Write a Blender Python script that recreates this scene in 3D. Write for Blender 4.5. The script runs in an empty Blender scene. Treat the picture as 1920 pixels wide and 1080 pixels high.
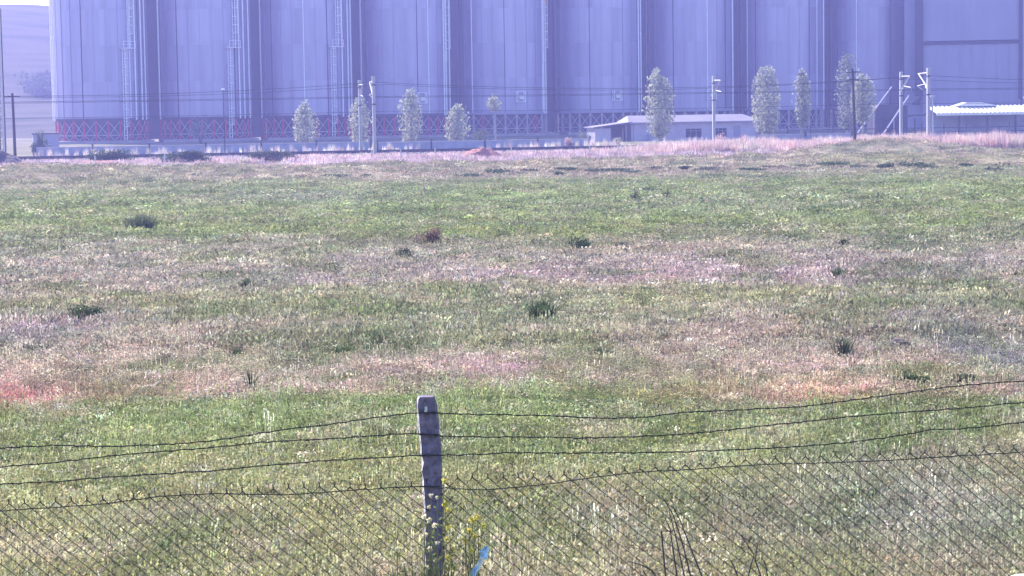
import bpy, math, random
import numpy as np
from mathutils import Vector, Matrix

random.seed(11)
R = random.Random(11)
rng = np.random.default_rng(11)
scene = bpy.context.scene

# ------------------------------------------------------------------ camera
F_PX = 4000.0                     # focal length in pixels of a 1920 px wide frame
EYE = 3.3                         # camera height above the ground at the fence
PITCH = math.atan(335.0 / F_PX)
ROLL = 0.015
cam_d = bpy.data.cameras.new("camera")
cam = bpy.data.objects.new("camera", cam_d)
scene.collection.objects.link(cam)
cam_d.sensor_width = 36.0
cam_d.lens = F_PX / 1920.0 * 36.0
cam_d.clip_start = 0.1
cam_d.clip_end = 6000.0
_F = Vector((0, math.cos(PITCH), -math.sin(PITCH)))
_W = Vector((1, 0, 0))
_U0 = Vector((0, math.sin(PITCH), math.cos(PITCH)))
_R = _W * math.cos(ROLL) - _U0 * math.sin(ROLL)
_U = _W * math.sin(ROLL) + _U0 * math.cos(ROLL)
m = Matrix((( _R.x, _U.x, -_F.x, 0), (_R.y, _U.y, -_F.y, 0), (_R.z, _U.z, -_F.z, EYE), (0, 0, 0, 1)))
cam.matrix_world = m
scene.camera = cam

# ------------------------------------------------------------------ sky, sun, exposure
SUN_EL = math.radians(38.0)
SUN_AZ = math.radians(38.0)       # to the left of the view direction, beyond the silos
world = bpy.data.worlds.new("World")
scene.world = world
world.use_nodes = True
wn = world.node_tree
wn.nodes.clear()
sky = wn.nodes.new("ShaderNodeTexSky")
sky.sky_type = 'NISHITA'
sky.sun_disc = False
sky.sun_elevation = SUN_EL
sky.sun_rotation = -SUN_AZ
sky.air_density = 1.0
sky.dust_density = 1.0
sky.ozone_density = 2.5
bg = wn.nodes.new("ShaderNodeBackground")
bg.inputs["Strength"].default_value = 0.135
wo = wn.nodes.new("ShaderNodeOutputWorld")
wn.links.new(sky.outputs[0], bg.inputs[0])
wn.links.new(bg.outputs[0], wo.inputs[0])
sun_d = bpy.data.lights.new("sun", 'SUN')
sun_d.energy = 4.9
sun_d.angle = math.radians(0.5)
sun_d.color = (1.0, 0.92, 0.80)
sun = bpy.data.objects.new("sun", sun_d)
scene.collection.objects.link(sun)
S_DIR = Vector((-math.sin(SUN_AZ) * math.cos(SUN_EL), math.cos(SUN_AZ) * math.cos(SUN_EL), math.sin(SUN_EL)))
sun.rotation_euler = S_DIR.to_track_quat('Z', 'Y').to_euler()

vs = scene.view_settings
vs.view_transform = 'Standard'
vs.look = 'None'
vs.gamma = 1.0
vs.use_curve_mapping = False
vs.exposure = 1.6
scene.cycles.use_denoising = True
scene.cycles.max_bounces = 6
scene.cycles.transparent_max_bounces = 8
scene.cycles.volume_bounces = 0
scene.cycles.diffuse_bounces = 2
scene.cycles.glossy_bounces = 2
scene.cycles.sample_clamp_indirect = 4.0

# ------------------------------------------------------------------ pixel <-> world helpers (measuring aids)
def ray(x, y):
    u, v = x - 960.0, 540.0 - y
    a = u * math.cos(ROLL) + v * math.sin(ROLL)
    b = -u * math.sin(ROLL) + v * math.cos(ROLL)
    return Vector((a / F_PX, math.cos(PITCH) + b / F_PX * math.sin(PITCH), -math.sin(PITCH) + b / F_PX * math.cos(PITCH)))

def P(x, y, D):
    r = ray(x, y)
    return Vector((0, 0, EYE)) + r * (D / r.y)

# value noise on arrays
_tab = np.random.default_rng(5).random((256, 256))
def vnoise(x, y):
    x = np.asarray(x, float); y = np.asarray(y, float)
    xi = np.floor(x).astype(int); yi = np.floor(y).astype(int)
    fx = x - xi; fy = y - yi
    fx = fx * fx * (3 - 2 * fx); fy = fy * fy * (3 - 2 * fy)
    g = lambda a, b: _tab[a % 256, b % 256]
    return (g(xi, yi) * (1 - fx) + g(xi + 1, yi) * fx) * (1 - fy) + (g(xi, yi + 1) * (1 - fx) + g(xi + 1, yi + 1) * fx) * fy
def fbm(x, y, o=4):
    s = 0; a = 1; t = 0
    for k in range(o):
        s = s + a * vnoise(x * 2 ** k + 17.3 * k, y * 2 ** k + 5.1 * k); t += a; a *= .55
    return s / t
def sstep(a, b, x):
    t = np.clip((x - a) / (b - a), 0, 1)
    return t * t * (3 - 2 * t)

TS = 0.2                                    # the railway and the yard run askew: depth grows 0.2 m per metre to the right
_ps = np.array([0, 11.6, 50, 100, 139, 150, 175, 190, 198, 205, 212, 222, 250, 300, 345, 420, 2000.])
_ph = np.array([3.2, 3.3, 3.6, 4.0, 4.38, 4.45, 4.55, 4.70, 4.98, 4.95, 4.75, 4.82, 4.85, 4.7, 4.45, 4.4, 4.4])
def gz(X, Y):
    X = np.asarray(X, float); Y = np.asarray(Y, float)
    w = sstep(60, 200, Y)
    s = Y - TS * X * w
    z = EYE - np.interp(s, _ps, _ph)
    near = 1 - sstep(200, 225, s)
    z = z + near * (fbm(X * .35, Y * .12, 4) - .5) * .22 * sstep(14, 40, Y)
    z = z + near * (fbm(X * .09 + 40, Y * .035, 3) - .5) * .35 * sstep(30, 80, Y)
    # rough strip past the green field
    z = z + sstep(138, 150, s) * (1 - sstep(185, 200, s)) * (fbm(X * .5, Y * .18 + 9, 3) - .42) * 1.0
    # bank on the left and mound at the right
    z = z + .75 * np.exp(-((X + 36) / 15) ** 2 - ((s - 158) / 11) ** 2)
    z = z + 1.6 * np.exp(-((X - 36) / 9) ** 2 - ((s - 199) / 6) ** 2)
    # gentle rise to the hills
    z = z + sstep(420, 720, Y) * 41 * (.86 + .24 * fbm(X * .006, Y * .004, 3)) * (1 - .25 * sstep(-160, -60, X))
    return z
def gz1(X, Y):
    return float(gz(X, Y))
def G(x, y):
    r = ray(x, y)
    t0 = 9.0
    o = Vector((0, 0, EYE))
    t = t0
    while t < 1500:
        p = o + r * t
        if p.z < gz1(p.x, p.y):
            lo, hi = t / 1.01, t
            for _ in range(20):
                mid = (lo + hi) / 2
                p = o + r * mid
                if p.z < gz1(p.x, p.y): hi = mid
                else: lo = mid
            return o + r * hi
        t *= 1.01
    return o + r * t

# ------------------------------------------------------------------ object helpers
COL = scene.collection
def tag(o, label=None, cat=None, group=None, kind=None):
    if label: o['label'] = label
    if cat: o['category'] = cat
    if group: o['group'] = group
    if kind: o['kind'] = kind
    return o
def empty(name, loc, label=None, cat=None, group=None, rz=0.0):
    o = bpy.data.objects.new(name, None)
    o.empty_display_size = .3
    COL.objects.link(o)
    o.location = loc
    o.rotation_euler = (0, 0, rz)
    return tag(o, label, cat, group)
def linkmesh(name, me, parent=None, loc=(0, 0, 0), rz=0.0):
    o = bpy.data.objects.new(name, me)
    COL.objects.link(o)
    o.location = loc
    o.rotation_euler = (0, 0, rz)
    if parent: o.parent = parent
    return o

class MB:
    def __init__(s): s.v = []; s.f = []
    def add(s, vs_, fs):
        n = len(s.v); s.v += [tuple(q) for q in vs_]; s.f += [tuple(i + n for i in f) for f in fs]
    def box(s, c, d, rz=0.0, tilt=None):
        hx, hy, hz = d[0] / 2, d[1] / 2, d[2] / 2
        pts = [Vector((x, y, z)) for x in (-hx, hx) for y in (-hy, hy) for z in (-hz, hz)]
        if tilt: pts = [tilt @ q for q in pts]
        if rz:
            M = Matrix.Rotation(rz, 3, 'Z'); pts = [M @ q for q in pts]
        pts = [q + Vector(c) for q in pts]
        s.add(pts, [(0, 1, 3, 2), (4, 6, 7, 5), (0, 4, 5, 1), (2, 3, 7, 6), (0, 2, 6, 4), (1, 5, 7, 3)])
    def tube(s, pts, r, n=6, r2=None, cap=True):
        pts = [Vector(q) for q in pts]
        rings = []
        for i, q in enumerate(pts):
            a = pts[max(i - 1, 0)]; b = pts[min(i + 1, len(pts) - 1)]
            t = (b - a).normalized()
            up = Vector((0, 0, 1)) if abs(t.z) < .9 else Vector((1, 0, 0))
            e1 = t.cross(up).normalized(); e2 = t.cross(e1)
            rr = r if r2 is None else r + (r2 - r) * i / max(1, len(pts) - 1)
            rings.append([q + (e1 * math.cos(2 * math.pi * k / n) + e2 * math.sin(2 * math.pi * k / n)) * rr for k in range(n)])
        vs_ = [q for ring in rings for q in ring]
        fs = []
        for i in range(len(pts) - 1):
            for k in range(n):
                fs.append((i * n + k, i * n + (k + 1) % n, (i + 1) * n + (k + 1) % n, (i + 1) * n + k))
        if cap:
            fs.append(tuple(range(n))[::-1]); fs.append(tuple((len(pts) - 1) * n + k for k in range(n)))
        s.add(vs_, fs)
    def prism(s, poly, y0, y1):         # polygon in x,z pushed along y
        n = len(poly)
        vs_ = [(x, y0, z) for x, z in poly] + [(x, y1, z) for x, z in poly]
        fs = [tuple(range(n)), tuple(range(n, 2 * n))[::-1]]
        fs += [(i, i + n, (i + 1) % n + n, (i + 1) % n) for i in range(n)]
        s.add(vs_, fs)
    def leaf(s, p, L, W, d=None, nrm=None):
        d = d or Vector((R.gauss(0, 1), R.gauss(0, 1), R.gauss(0, 1)))
        d = d.normalized()
        q = Vector((R.gauss(0, 1), R.gauss(0, 1), R.gauss(0, 1)))
        w = d.cross(q).normalized() * (W / 2)
        p = Vector(p)
        s.add([p - d * L * .5, p + w, p + d * L * .5, p - w], [(0, 1, 2, 3)])
    def blade(s, p, h, w, lean, az, bend=.5):
        p = Vector(p)
        e = Vector((math.cos(az), math.sin(az), 0)); c = Vector((-math.sin(az + R.uniform(-.9, .9)), math.cos(az), 0)).normalized() * w / 2
        m_ = p + e * lean * .35 * h + Vector((0, 0, h * .55))
        t = p + e * lean * h * (1 + bend * .3) + Vector((0, 0, h * (1 - .25 * lean)))
        s.add([p - c, p + c, m_ + c * .8, m_ - c * .8, t], [(0, 1, 2, 3), (3, 2, 4)])
    def mesh(s, name, mat, smooth=False):
        me = bpy.data.meshes.new(name)
        me.from_pydata(s.v, [], s.f)
        me.materials.append(mat)
        if smooth: me.shade_smooth()
        me.update()
        return me
    def build(s, name, mat, parent=None, loc=(0, 0, 0), rz=0.0, smooth=False):
        return linkmesh(name, s.mesh(name, mat, smooth), parent, loc, rz)

# ------------------------------------------------------------------ materials
def mat(name, col, rough=.7, var=.25, scale=6.0, stretch=(1, 1, 1), bump=0.0, metal=0.0, trans=0.0, coord='Object', col2=None, spec=.3, fine=0.0):
    m_ = bpy.data.materials.new(name); m_.use_nodes = True
    nt = m_.node_tree; N = nt.nodes; L = nt.links
    N.clear()
    out = N.new("ShaderNodeOutputMaterial")
    tc = N.new("ShaderNodeTexCoord"); mp = N.new("ShaderNodeMapping"); mp.inputs['Scale'].default_value = stretch
    L.new(tc.outputs[coord], mp.inputs[0])
    nz = N.new("ShaderNodeTexNoise"); nz.inputs['Scale'].default_value = scale; nz.inputs['Detail'].default_value = 5; nz.inputs['Roughness'].default_value = .6
    L.new(mp.outputs[0], nz.inputs['Vector'])
    rp = N.new("ShaderNodeValToRGB")
    c2 = col2 or tuple(c * (1 - var) for c in col)
    c1 = tuple(min(1, c * (1 + var * .6)) for c in col)
    rp.color_ramp.elements[0].position = .3; rp.color_ramp.elements[1].position = .7
    rp.color_ramp.elements[0].color = (*c2, 1); rp.color_ramp.elements[1].color = (*c1, 1)
    L.new(nz.outputs[0], rp.inputs[0])
    colout = rp.outputs[0]
    if trans > 0:
        d = N.new("ShaderNodeBsdfDiffuse"); t = N.new("ShaderNodeBsdfTranslucent"); mx = N.new("ShaderNodeMixShader")
        mx.inputs[0].default_value = trans
        L.new(colout, d.inputs[0]); L.new(colout, t.inputs[0])
        L.new(d.outputs[0], mx.inputs[1]); L.new(t.outputs[0], mx.inputs[2])
        L.new(mx.outputs[0], out.inputs[0])
        return m_
    b = N.new("ShaderNodeBsdfPrincipled")
    b.inputs['Roughness'].default_value = rough; b.inputs['Metallic'].default_value = metal
    b.inputs['Specular IOR Level'].default_value = spec
    L.new(colout, b.inputs['Base Color'])
    if bump:
        bp = N.new("ShaderNodeBump"); bp.inputs['Strength'].default_value = bump; bp.inputs['Distance'].default_value = .02
        L.new(nz.outputs[0], bp.inputs['Height']); L.new(bp.outputs[0], b.inputs['Normal'])
    L.new(b.outputs[0], out.inputs[0])
    return m_

M = {}
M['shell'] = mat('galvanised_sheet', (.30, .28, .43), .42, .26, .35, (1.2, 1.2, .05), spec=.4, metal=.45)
M['shell_pale'] = mat('galvanised_strip', (.80, .78, .86), .5, .1, 2)
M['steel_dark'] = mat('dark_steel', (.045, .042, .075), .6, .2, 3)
M['red_steel'] = mat('red_oxide_paint', (.55, .04, .10), .6, .3, 2)
M['brace'] = mat('pale_brace_paint', (.42, .38, .44), .6, .2, 3)
M['concrete'] = mat('yard_concrete', (.28, .25, .28), .85, .25, .8, bump=.2)
M['post_concrete'] = mat('weathered_concrete', (.14, .115, .19), .9, .45, 22, bump=.9, col2=(.06, .05, .08))
M['post_edge'] = mat('sunlit_concrete_edge', (.50, .47, .50), .9, .5, 30, bump=.6, col2=(.22, .20, .24))  # paler concrete that paints the sun's rim onto the post edge
M['wire'] = mat('rusty_wire', (.035, .03, .032), .7, .4, 40)
M['mesh_wire'] = mat('dull_mesh_wire', (.02, .02, .02), .6, .4, 40)
M['mast'] = mat('galvanised_mast', (.46, .45, .49), .45, .15, 4)
M['wood'] = mat('dark_timber', (.045, .04, .045), .85, .4, 6)
M['insul'] = mat('pale_insulator', (.6, .6, .62), .4, .1, 6)
M['ballast'] = mat('ballast_stone', (.045, .042, .05), .95, .5, 2.2, bump=.6)
M['rail'] = mat('rail_steel', (.05, .04, .045), .5, .3, 2)
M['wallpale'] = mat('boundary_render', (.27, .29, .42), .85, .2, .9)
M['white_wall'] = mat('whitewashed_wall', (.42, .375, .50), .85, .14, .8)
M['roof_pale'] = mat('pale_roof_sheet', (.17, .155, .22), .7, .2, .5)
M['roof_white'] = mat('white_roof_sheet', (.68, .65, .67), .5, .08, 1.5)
M['hall'] = mat('hall_cladding', (.27, .255, .38), .6, .12, .4, (1, 1, .2))
M['dark'] = mat('dark_opening', (.035, .035, .045), .8, .3, 2)
M['soil_red'] = mat('red_soil', (.34, .15, .14), .95, .35, 2.0, bump=.5)
M['soil_dark'] = mat('dark_soil', (.07, .06, .07), .95, .4, 1.0, bump=.6)
M['poplar'] = mat('poplar_leaf', (.38, .395, .31), var=.55, scale=2.2, trans=.35)
M['poplar_dim'] = mat('poplar_leaf_dull', (.20, .22, .19), var=.45, scale=2.2, trans=.4)
M['bark'] = mat('poplar_bark', (.30, .28, .25), .9, .3, 6)
M['shrub'] = mat('shrub_leaf', (.070, .105, .055), var=.5, scale=5, trans=.35)
M['shrub_red'] = mat('dry_red_shrub', (.20, .13, .11), var=.4, scale=5, trans=.35)
M['shrub_pink'] = mat('pink_shrub', (.46, .32, .34), var=.3, scale=3, trans=.4)
M['shrub_blue'] = mat('grey_green_leaf', (.12, .145, .095), var=.5, scale=5, trans=.25)
M['twig'] = mat('bare_twig', (.04, .033, .04), .8, .4, 20)
M['stalk'] = mat('dry_stalk', (.24, .22, .13), var=.3, scale=20, trans=.3)
M['cream'] = mat('cream_petal', (.72, .66, .50), var=.2, scale=30, trans=.35)
M['yellow'] = mat('yellow_petal', (.62, .55, .14), var=.2, scale=30, trans=.35)
M['weedleaf'] = mat('weed_leaf', (.13, .17, .06), var=.4, scale=20, trans=.4)
M['blue_plastic'] = mat('blue_plastic', (.36, .56, .82), .4, .2, 20)
M['white_plastic'] = mat('white_plastic', (.75, .77, .78), .4, .1, 20)

# ------------------------------------------------------------------ plant colour map in world metres
GREEN = np.array((.145, .170, .078)); OLIVE = np.array((.205, .200, .105)); GREY = np.array((.230, .215, .165))
PINK = np.array((.315, .235, .205)); LILAC = np.array((.262, .215, .212)); STRAW = np.array((.32, .27, .185)); LIME = np.array((.180, .205, .095))
_bandD = np.array([10, 16, 19.5, 22.0, 24.5, 27, 31, 36, 41, 45, 50, 56, 60, 66, 80, 95, 112, 124, 140, 185, 200, 215, 230, 400, 2000.])
_bandC = np.array([OLIVE, OLIVE * 1.05, OLIVE * 1.1, GREEN * 1.15, GREEN * 1.1, PINK * .8 + GREY * .15, GREY * .6 + PINK * .35, GREY * .75 + GREEN * .3, GREY * .6 + OLIVE * .42, LILAC * .7 + GREY * .3,
                   LILAC * .45 + GREY * .55, GREY * 1.0, GREY * .95, LIME * .95, LIME, GREEN * 1.25, LIME * .95, GREEN * .8 + GREY * .3, GREY * .65 + PINK * .4, STRAW * .5 + GREY * .5,
                   PINK * .75 + STRAW * .3, PINK * 1.1, GREY, GREY, GREEN * .8 + GREY * .4])
PATCH = [  # pixel x, y, half-width px, half-height px, colour, strength
    (80, 748, 220, 22, (.40, .17, .19), .85), (1440, 746, 240, 20, (.46, .25, .20), .95), (1760, 742, 160, 18, (.36, .19, .25), .6),
    (950, 690, 120, 26, (.33, .20, .26), .5), (1120, 525, 260, 18, (.31, .21, .24), .55), (1500, 520, 300, 26, (.29, .21, .24), .5),
    (60, 630, 150, 36, (.20, .155, .21), .6), (700, 590, 160, 30, GREEN * 1.1, .6), (1340, 570, 240, 22, OLIVE, .7), (900, 650, 300, 20, GREEN * 1.1, .55),
    (1240, 470, 200, 10, (.36, .25, .22), .6), (120, 560, 170, 40, STRAW * .75, .55), (480, 840, 380, 60, GREEN * 1.15, .5), (1500, 650, 260, 40, (.30, .23, .22), .4),
    (1300, 830, 260, 30, (.17, .18, .07), .5), (1000, 440, 400, 12, (.20, .22, .08), .6), (1650, 430, 280, 25, (.17, .21, .08), .5), (1400, 385, 300, 18, (.20, .215, .16), .5),
    (560, 368, 200, 15, (.22, .23, .20), .5), (1450, 1000, 200, 60, (.20, .17, .16), .5), (1740, 960, 250, 120, (.15, .17, .18), .55), (1840, 660, 90, 70, (.15, .165, .21), .6), (330, 980, 110, 30, (.2, .16, .16), .5),  # the bluish patches here paint lens flare at lower right into the plant colour
    (200, 325, 230, 14, (.24, .22, .14), .6), (1700, 298, 160, 10, (.26, .25, .12), .7), (160, 305, 120, 7, (.42, .29, .27), .8),
]
_pw = []
for (px, py, rx, ry, c, st) in PATCH:
    a = G(px, py); b1 = G(px, py - ry); b2 = G(px, py + ry)
    _pw.append((a.x, math.log(a.y), rx / F_PX * a.y, max(.01, (math.log(b1.y) - math.log(b2.y)) / 2), np.array(c), st))
def tint(X, Y, fine=True):
    X = np.asarray(X, float); Y = np.asarray(Y, float)
    lw = np.log(Y)
    yy = np.exp(lw + (fbm(X / Y * 9 + 3, lw * 11, 5) - .5) * .36)
    w = sstep(100, 190, Y)
    yy = yy - TS * X * w
    c = np.stack([np.interp(yy, _bandD, _bandC[:, k]) for k in range(3)], -1)
    for (ax, al, rx, rl, pc, st) in _pw:
        d = ((X - ax) / rx) ** 2 + ((lw - al) / rl) ** 2
        d = d * (.55 + .9 * fbm(X / Y * 22 + ax, lw * 20 + al, 3))
        k = (st * np.exp(-d * 1.1))[..., None]
        c = c * (1 - k) + pc * k
    if fine:
        # patches of richer green and of dry stems, about half a metre to a few metres across
        g = sstep(.52, .66, fbm(X * .8 + 11, Y * .42, 4))[..., None]
        c = c * (1 - .6 * g) + GREEN * .8 * .6 * g
        d = sstep(.55, .68, fbm(X * 1.1 + 71, Y * .5 + 31, 4))[..., None]
        c = c * (1 - .35 * d) + np.array((.34, .275, .235)) * .35 * d
        h = (sstep(.56, .66, fbm(X * .55 + 200, Y * .26 + 50, 4)) * sstep(16, 26, Y))[..., None]
        c = c * (1 - .38 * h) + np.array((.075, .105, .055)) * .38 * h
        c = c * (.86 + .28 * fbm(X * .5 + 7, Y * .25 + 3, 4))[..., None]
    return c

# ------------------------------------------------------------------ ground sheets
def attr_material(name, inst, trans):
    m_ = bpy.data.materials.new(name); m_.use_nodes = True
    nt = m_.node_tree; N = nt.nodes; L = nt.links; N.clear()
    out = N.new("ShaderNodeOutputMaterial")
    at = N.new("ShaderNodeAttribute"); at.attribute_name = 'tint'
    at.attribute_type = 'INSTANCER' if inst else 'GEOMETRY'
    tc = N.new("ShaderNodeTexCoord")
    nz = N.new("ShaderNodeTexNoise"); nz.inputs['Detail'].default_value = 6; nz.inputs['Roughness'].default_value = .7
    nz.inputs['Scale'].default_value = 24.0 if inst else 3.5
    L.new(tc.outputs['Object'], nz.inputs['Vector'])
    mr = N.new("ShaderNodeMapRange"); mr.inputs[1].default_value = .3; mr.inputs[2].default_value = .7; mr.inputs[3].default_value = .45 if inst else .6; mr.inputs[4].default_value = 1.6 if inst else 1.35
    L.new(nz.outputs[0], mr.inputs[0])
    mx = N.new("ShaderNodeVectorMath"); mx.operation = 'SCALE'
    L.new(at.outputs['Color'], mx.inputs[0]); L.new(mr.outputs[0], mx.inputs['Scale'])
    d = N.new("ShaderNodeBsdfDiffuse"); L.new(mx.outputs[0], d.inputs[0])
    if trans:
        t = N.new("ShaderNodeBsdfTranslucent"); L.new(mx.outputs[0], t.inputs[0])
        s_ = N.new("ShaderNodeMixShader"); s_.inputs[0].default_value = trans
        L.new(d.outputs[0], s_.inputs[1]); L.new(t.outputs[0], s_.inputs[2]); L.new(s_.outputs[0], out.inputs[0])
    else:
        bp = N.new("ShaderNodeBump"); bp.inputs['Strength'].default_value = .8; bp.inputs['Distance'].default_value = .15
        L.new(nz.outputs[0], bp.inputs['Height']); L.new(bp.outputs[0], d.inputs['Normal'])
        L.new(d.outputs[0], out.inputs[0])
    return m_
M['ground'] = attr_material('meadow_soil', False, 0)
M['blade'] = attr_material('grass_blade', True, .42)

def sheet(name, ys, xs_of, nx, mul):
    ny = len(ys)
    XX = np.zeros((ny, nx)); YY = np.zeros((ny, nx))
    for i, y in enumerate(ys):
        XX[i] = np.linspace(*xs_of(y), nx); YY[i] = y
    ZZ = gz(XX, YY)
    v = np.stack([XX, YY, ZZ], -1).reshape(-1, 3)
    idx = np.arange(ny * nx).reshape(ny, nx)
    f = np.stack([idx[:-1, :-1], idx[:-1, 1:], idx[1:, 1:], idx[1:, :-1]], -1).reshape(-1, 4)
    me = bpy.data.meshes.new(name)
    me.from_pydata(v.tolist(), [], f.tolist())
    c = tint(v[:, 0], np.maximum(v[:, 1], 8)) * mul
    a = me.color_attributes.new('tint', 'FLOAT_COLOR', 'POINT')
    a.data.foreach_set('color', np.concatenate([c, np.ones((len(c), 1))], 1).ravel())
    me.materials.append(M['ground'])
    me.shade_smooth()
    o = linkmesh(name, me)
    return tag(o, kind='structure')
sheet('field', np.concatenate([[-20, 2], np.geomspace(6, 430, 330)]), lambda y: (-(70 + y * .62), 70 + y * .62), 260, .85)
sheet('hills', np.concatenate([np.linspace(430, 760, 70), np.linspace(790, 1480, 20)]), lambda y: (-880, 880), 140, .5)

# ------------------------------------------------------------------ haze
hz = MB()
hz.box((0, 735, 22.25), (1800, 1520, 51.5))
hm = bpy.data.materials.new('haze_air'); hm.use_nodes = True
hm.node_tree.nodes.clear()
_o = hm.node_tree.nodes.new("ShaderNodeOutputMaterial"); _v = hm.node_tree.nodes.new("ShaderNodeVolumePrincipled")
_v.inputs['Color'].default_value = (.36, .37, 1.0, 1)
_v.inputs['Density'].default_value = .00062
_v.inputs['Anisotropy'].default_value = .3
hm.node_tree.links.new(_v.outputs[0], _o.inputs['Volume'])
tag(hz.build('haze', hm), kind='stuff')

# ------------------------------------------------------------------ railway
TD = Vector((1, TS, 0)).normalized(); TN = Vector((-TS, 1, 0)).normalized()
TRZ = math.atan(TS)
def T(s, X, z):                       # point at track offset s and lateral X
    return Vector((X, s + TS * X, z))
bed = MB()
NB = 120
prof = [(227.0, -1.75), (231.0, -1.30), (238.9, -1.25), (239.4, -1.32), (246.5, -1.27), (250, -1.75)]
vv = []; ff = []
for i in range(NB + 1):
    X = -150 + 320 * i / NB
    for j, (s, z) in enumerate(prof):
        p = T(s + R.uniform(-.3, .3), X, z + R.uniform(-.05, .05)); vv.append(p)
for i in range(NB):
    for j in range(len(prof) - 1):
        a = i * len(prof) + j; ff.append((a, a + len(prof), a + len(prof) + 1, a + 1))
bed.add(vv, ff)
tag(bed.build('railway_bed', M['ballast']), kind='structure')
for k, (s0, lab) in enumerate(((234.6, 'dark steel railway track on the grey ballast, the nearer of two lines'), (242.4, 'dark steel railway track on the grey ballast, the farther of two lines'))):
    t = empty('railway_track', T(s0, 0, -1.17), lab, 'railway track', 'railway tracks past the silos')
    for q in (0, 1.5):
        b = MB()
        A = T(q, -150, 0); B = T(q, 170, 0)
        b.tube([A + Vector((0, 0, .09)), B + Vector((0, 0, .09))], .06, 6)
        b.tube([A + Vector((0, 0, .03)), B + Vector((0, 0, .03))], .05, 4)
        b.build('rail', M['rail'], t)
    b = MB()
    for i in range(430):
        p = T(.75, -150 + i * .745, -.06)
        b.box(p, (.25, 2.5, .14), TRZ)
    tag(b.build('sleepers', M['concrete'], t), kind='stuff')

# masts of the overhead line
def mast(px, s, side, label, H=8.5, low=True):
    k = (px - 960) / F_PX
    D = s / (1 - TS * k); X = k * D
    z0 = gz1(X, D)
    if 227 < s < 251: z0 = -1.4
    top = -1.56 + H
    t = empty('catenary_mast', (X, D, z0), label, 'railway mast', 'catenary masts along the railway')
    b = MB(); hh = top - z0
    b.box((-.13, 0, hh / 2), (.05, .26, hh), TRZ); b.box((.13, .0, hh / 2), (.05, .26, hh), TRZ); b.box((0, 0, hh / 2), (.21, .03, hh), TRZ)
    b.build('pole', M['mast'], t)
    n = TN * side
    zz = hh
    b = MB(); b.tube([(0, 0, zz - .55), n * 2.9 + Vector((0, 0, zz - .60))], .07, 6); b.build('upper_arm', M['mast'], t)
    b = MB(); b.tube([Vector((0, 0, zz - 2.3)), n * 2.7 + Vector((0, 0, zz - .65))], .085, 6); b.build('strut', M['mast'], t)
    b = MB(); b.tube([n * .9 + Vector((0, 0, zz - 1.75)), n * 3.1 + Vector((0, 0, zz - 1.95))], .06, 6)
    b.tube([n * 3.1 + Vector((0, 0, zz - 1.95)), n * 2.5 + Vector((.3, 0, zz - 2.35))], .05, 5)
    b.build('registration_arm', M['mast'], t)
    b = MB(); b.tube([n * .15 + Vector((0, 0, zz - 2.3)), n * .6 + Vector((0, 0, zz - 2.05))], .12, 7); b.build('insulator', M['insul'], t)
    for zc in (2.9, .9): b = MB(); b.box((0, 0, zz - zc), (.42, .36, .12), TRZ); b.build('clamp', M['steel_dark'], t)
    b = MB(); b.box((0, 0, .15), (.7, .7, .5), TRZ); b.build('footing', M['concrete'], t)
    return Vector((X, D, top))
mast(707, 224.8, 1, 'pale railway mast nearest the field, right one of the close pair left of centre')
mast(681, 251, -1, 'pale railway mast across the tracks, left one of the close pair left of centre')
mast(1342, 251, -1, 'single pale railway mast standing before the low white building')
mast(1692, 251, -1, 'pale railway mast across the tracks, left one of the pair near the white canopy', H=8.7)
mast(1743, 224.8, 1, 'pale railway mast with a long slanting strut just left of the white canopy', H=8.7)

def wire(s, z, r, label, sag=.25, span=60.0, x0=-14.0, stag=0):
    b = MB(); pts = []
    for i in range(-26, 38):
        X = x0 + i * span / 12
        u = (i % 12) / 12
        pts.append(T(s, X, z - sag * 4 * u * (1 - u)))
    b.tube(pts, r, 4)
    tag(b.build('overhead_wire', M['wire']), label, 'overhead wire', 'overhead wires of the railway')
wire(227.8, 6.35, .022, 'upper overhead wire of the nearer track, sagging between masts in front of the silos', 1.0)
wire(227.9, 4.85, .022, 'lower contact wire of the nearer track, running almost level in front of the silos', .06)
wire(248.0, 6.35, .022, 'upper overhead wire of the farther track, sagging between masts behind the nearer wires', 1.0)
wire(247.9, 4.85, .022, 'lower contact wire of the farther track, running almost level behind the nearer wires', .06)
wire(252.0, 3.3, .022, 'lowest overhead line behind the tracks, crossing below the contact wires', .2)

# ------------------------------------------------------------------ silos
SD = Vector((1, .25, 0)).normalized(); SN = Vector((-.25, 1, 0)).normalized(); SRZ = math.atan(.25)
RAD = 7.5
PLZ = EYE - 4.0; BOT = EYE - .47; COURSE = 5.75; NC = 5; TOPZ = BOT + COURSE * NC
def ang_pt(a, r=RAD): return Vector((math.sin(a) * r, -math.cos(a) * r, 0))   # a=0 faces the camera
NCOL = 24
angs = [2 * math.pi * k / NCOL + math.radians(3) for k in range(-7, 8)]
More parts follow.
